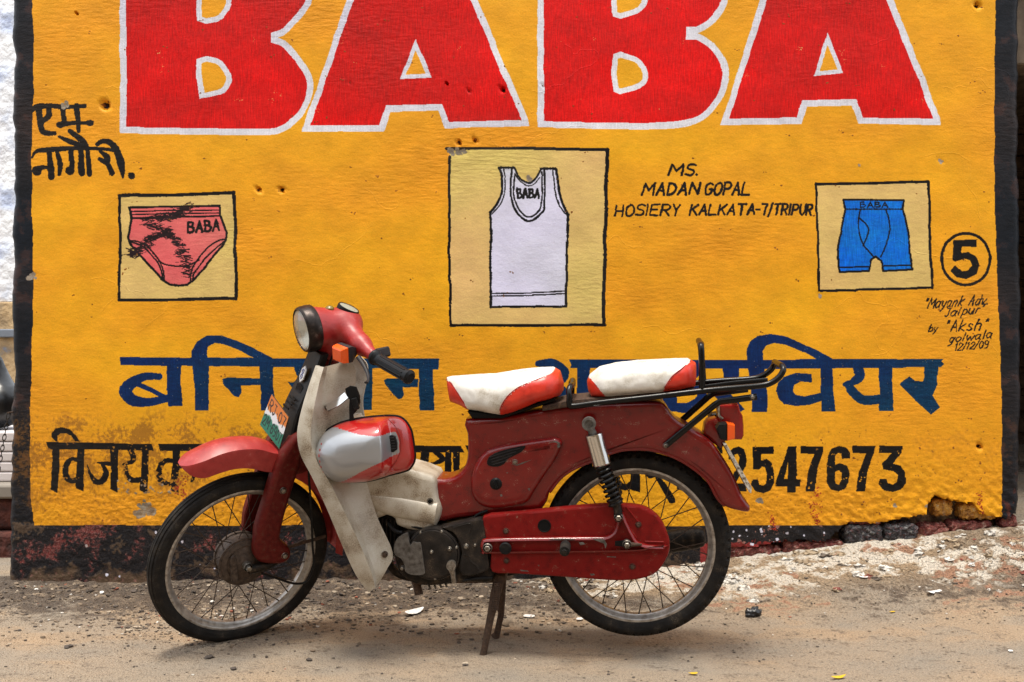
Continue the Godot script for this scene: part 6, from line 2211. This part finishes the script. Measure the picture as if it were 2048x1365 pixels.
	var ochre := mat("ochre_plaster", Color.WHITE, 0.9, 0.0, ramp_texture(256, 0.01, 5, 406, [[0, rgb(120, 96, 72)], [130, rgb(158, 132, 100)], [255, rgb(182, 158, 126)]], 0.3), 0.6)
	box_part(house, "wall", Vector3(-9, -0.3, 0), Vector3(9, 5.2, 3), ochre, 0.03)
	box_part(house, "parapet", Vector3(-9.1, 5.203, -0.15), Vector3(9.1, 5.5, 3.1), ochre, 0.03)
	for k in 6:
		for j in 2:
			var x := -7.5 + k * 3.0
			var y := 0.0 if j == 0 and k % 2 == 0 else 0.9 + j * 2.3
			var top := 2.2 if j == 0 else 4.3
			var fr := box_part(house, "door" if y == 0.0 else "window", Vector3(x - 0.5, y, -0.06), Vector3(x + 0.5, top, -0.002), wood, 0.01)
			box_part(fr, "panel", Vector3(x - 0.4, y + 0.1, -0.075), Vector3(x + 0.4, top - 0.1, -0.062), mat("green_paint", rgb(58, 84, 74), 0.6), 0.006)


# ---------------------------------------------------------------- litter on the ground
func scrap(called: String, label: String, category: String, u: float, v: float, outline: Array, m: Material, turn: float, curl: float, group := "") -> void:
	var p := on_ground(u, v)
	var o := MeshInstance3D.new()
	o.name = free_name(called)
	var s := Shape.new()
	var poly := PackedVector2Array()
	for i in range(0, outline.size(), 2):
		poly.append(Vector2(outline[i], outline[i + 1]) * 0.001)
	var fine := smooth_loop(poly, 2)
	s.slab(fine, [Vector2(0.0, 0.0), Vector2(0.0006, 0.0)])
	# lay it flat and bend it a little
	for i in s.v.size():
		var q := s.v[i]
		s.v[i] = Vector3(q.x, q.z + 0.0025 + curl * (q.x * q.x * 14.0 + absf(q.y) * 0.22), -q.y)
	o.mesh = s.mesh(50.0)
	o.material_override = m
	o.transform = Transform3D(Basis(Vector3(0, 1, 0), turn) * Basis(Vector3(1, 0, 0), 0.1), p + Vector3(0, 0.001, 0))
	add_child(o)
	tag(o, label, category, group)

func build_litter() -> void:
	scrap("paper_scrap", "leaf-shaped white paper scrap lying beneath the moped's engine", "paper", 828, 1229, [-32, -6, -20, 14, 4, 22, 34, 20, 30, 6, 8, -10, -22, -16], M.paper, 0.3, 0.5)
	scrap("paper_scrap", "small square white card beside the moped's centre stand", "paper", 1058, 1235, [-16, -9, 15, -10, 17, 9, -15, 10], M.paper, -0.25, 0.1)
	scrap("paper_scrap", "crumpled white paper bit lying under the rear tyre", "paper", 1158, 1242, [-11, -8, 10, -9, 12, 6, -4, 9], M.paper, 0.5, 0.9)
	scrap("paper_scrap", "folded white paper scrap on dark soil right of the wall mortar", "paper", 1868, 1189, [-28, -8, -4, -10, 6, 4, 26, -6, 24, 10, 4, 12, -18, 6], M.paper, 0.1, 0.8)
	scrap("paper_scrap", "white paper chip at the edge of the limewashed mortar", "paper", 1728, 1157, [-13, -8, 10, -9, 13, 7, -8, 9], M.paper, -0.4, 0.4)
	scrap("paper_scrap", "tiny white paper flake on bare dust by the road edge", "paper", 2021, 1305, [-7, -5, 5, -6, 8, 3, -3, 6], M.paper, 0.2, 0.4)
	scrap("yellow_leaf", "curled yellow leaf on dust well clear of the wall", "leaf", 1676, 1359, [-22, -3, -8, 4, 10, 6, 24, 2, 10, -6, -8, -7], M.leaf, 0.15, 0.9)
	scrap("yellow_leaf", "small yellow leaf with a stalk near the rear tyre's shadow", "leaf", 1386, 1351, [-12, -3, -2, 5, 10, 6, 13, 0, 4, -5, -6, -5], M.leaf, -0.4, 1.2)
	scrap("yellow_leaf", "thin yellow leaf sliver between black plastic and paper scrap", "leaf", 1785, 1227, [-10, -1, 0, 4, 11, 2, 2, -3], M.leaf, 0.0, 0.6)
	# a knot of black plastic
	var p := on_ground(1507, 1233)
	var bag := Shape.new()
	bag = nets([[Vector3(-0.014, 0.012, 0), Vector3(0.012, 0.014, 0.004), 0.011, 0.012], [Vector3(0.004, 0.024, 0), Vector3(0.016, 0.028, -0.004), 0.008, 0.005], [Vector3(-0.02, 0.006, 0.008), Vector3(0.0, 0.006, 0.012), 0.006, 0.005], [Vector3(-0.012, 0.02, -0.004), Vector3(-0.018, 0.026, 0.0), 0.006, 0.003], [Vector3(0.02, 0.008, 0.004), Vector3(0.026, 0.02, 0.0), 0.006, 0.004]], 0.004, 0.0022)
	var crease := noise(FastNoiseLite.TYPE_CELLULAR, 90.0, 2, 77)
	for i in bag.v.size():
		bag.v[i] += Vector3(crease.get_noise_3dv(bag.v[i]), crease.get_noise_3dv(bag.v[i] + Vector3(5, 0, 0)), crease.get_noise_3dv(bag.v[i] + Vector3(0, 5, 0))) * 0.004
	var o := part(self, "plastic_bag", bag, M.black_bag, Transform3D(Basis(), p), 25.0)
	tag(o, "crumpled knot of black plastic bag on the dust behind the rear wheel", "plastic bag")
	# stones large enough to pick out
	var hard := noise(FastNoiseLite.TYPE_SIMPLEX_SMOOTH, 60.0, 2, 88)
	var list := [[1674, 1181, 0.011, "red_brick", "squared bit of red brick at the mortar's lower edge"], [700 - 282, 1317, 0.0105, "grey", "flat grey stone on dust in front of the front tyre"], [467, 1340, 0.0085, "grey", "dark pebble farthest from the wall below the front tyre"], [618, 1322, 0.0085, "grey", "dark stone on dust just right of the front tyre's foot"], [930, 1332, 0.007, "grey", "small dark pebble in front of the centre stand foot"], [136, 1296, 0.011, "grey", "dark clod of soil on pale dust left of the front tyre"], [1212 - 160, 1258, 0.006, "grey", "tiny dark pebble beside the square white card"]]
	for q in list:
		var s := Shape.new()
		s.lathe(Transform3D(), [Vector2(0, -0.5), Vector2(0.65, -0.42), Vector2(0.98, -0.1), Vector2(0.9, 0.25), Vector2(0.5, 0.5), Vector2(0, 0.55)], 12)
		for i in s.v.size():
			var w := Vector3(s.v[i].x, s.v[i].z, s.v[i].y)
			s.v[i] = Vector3(w.x * 1.3, w.y * 0.8, w.z) * q[2] * (1.0 + 0.5 * hard.get_noise_3dv(w * 0.05 + Vector3(q[0], 0, 0)))
		var st := part(self, "stone", s, red_or_grey(q[3]), Transform3D(Basis(Vector3(0, 1, 0), q[0]), on_ground(q[0], q[1]) + Vector3(0, q[2] * 0.3, 0)), 35.0)
		tag(st, q[4], "stone")

func red_or_grey(kind: String) -> Material:
	if kind == "grey":
		return M.stone_grey if M.has("stone_grey") else mat("stone_grey", rgb(70, 62, 56), 0.9)
	return M.brick_red_paint
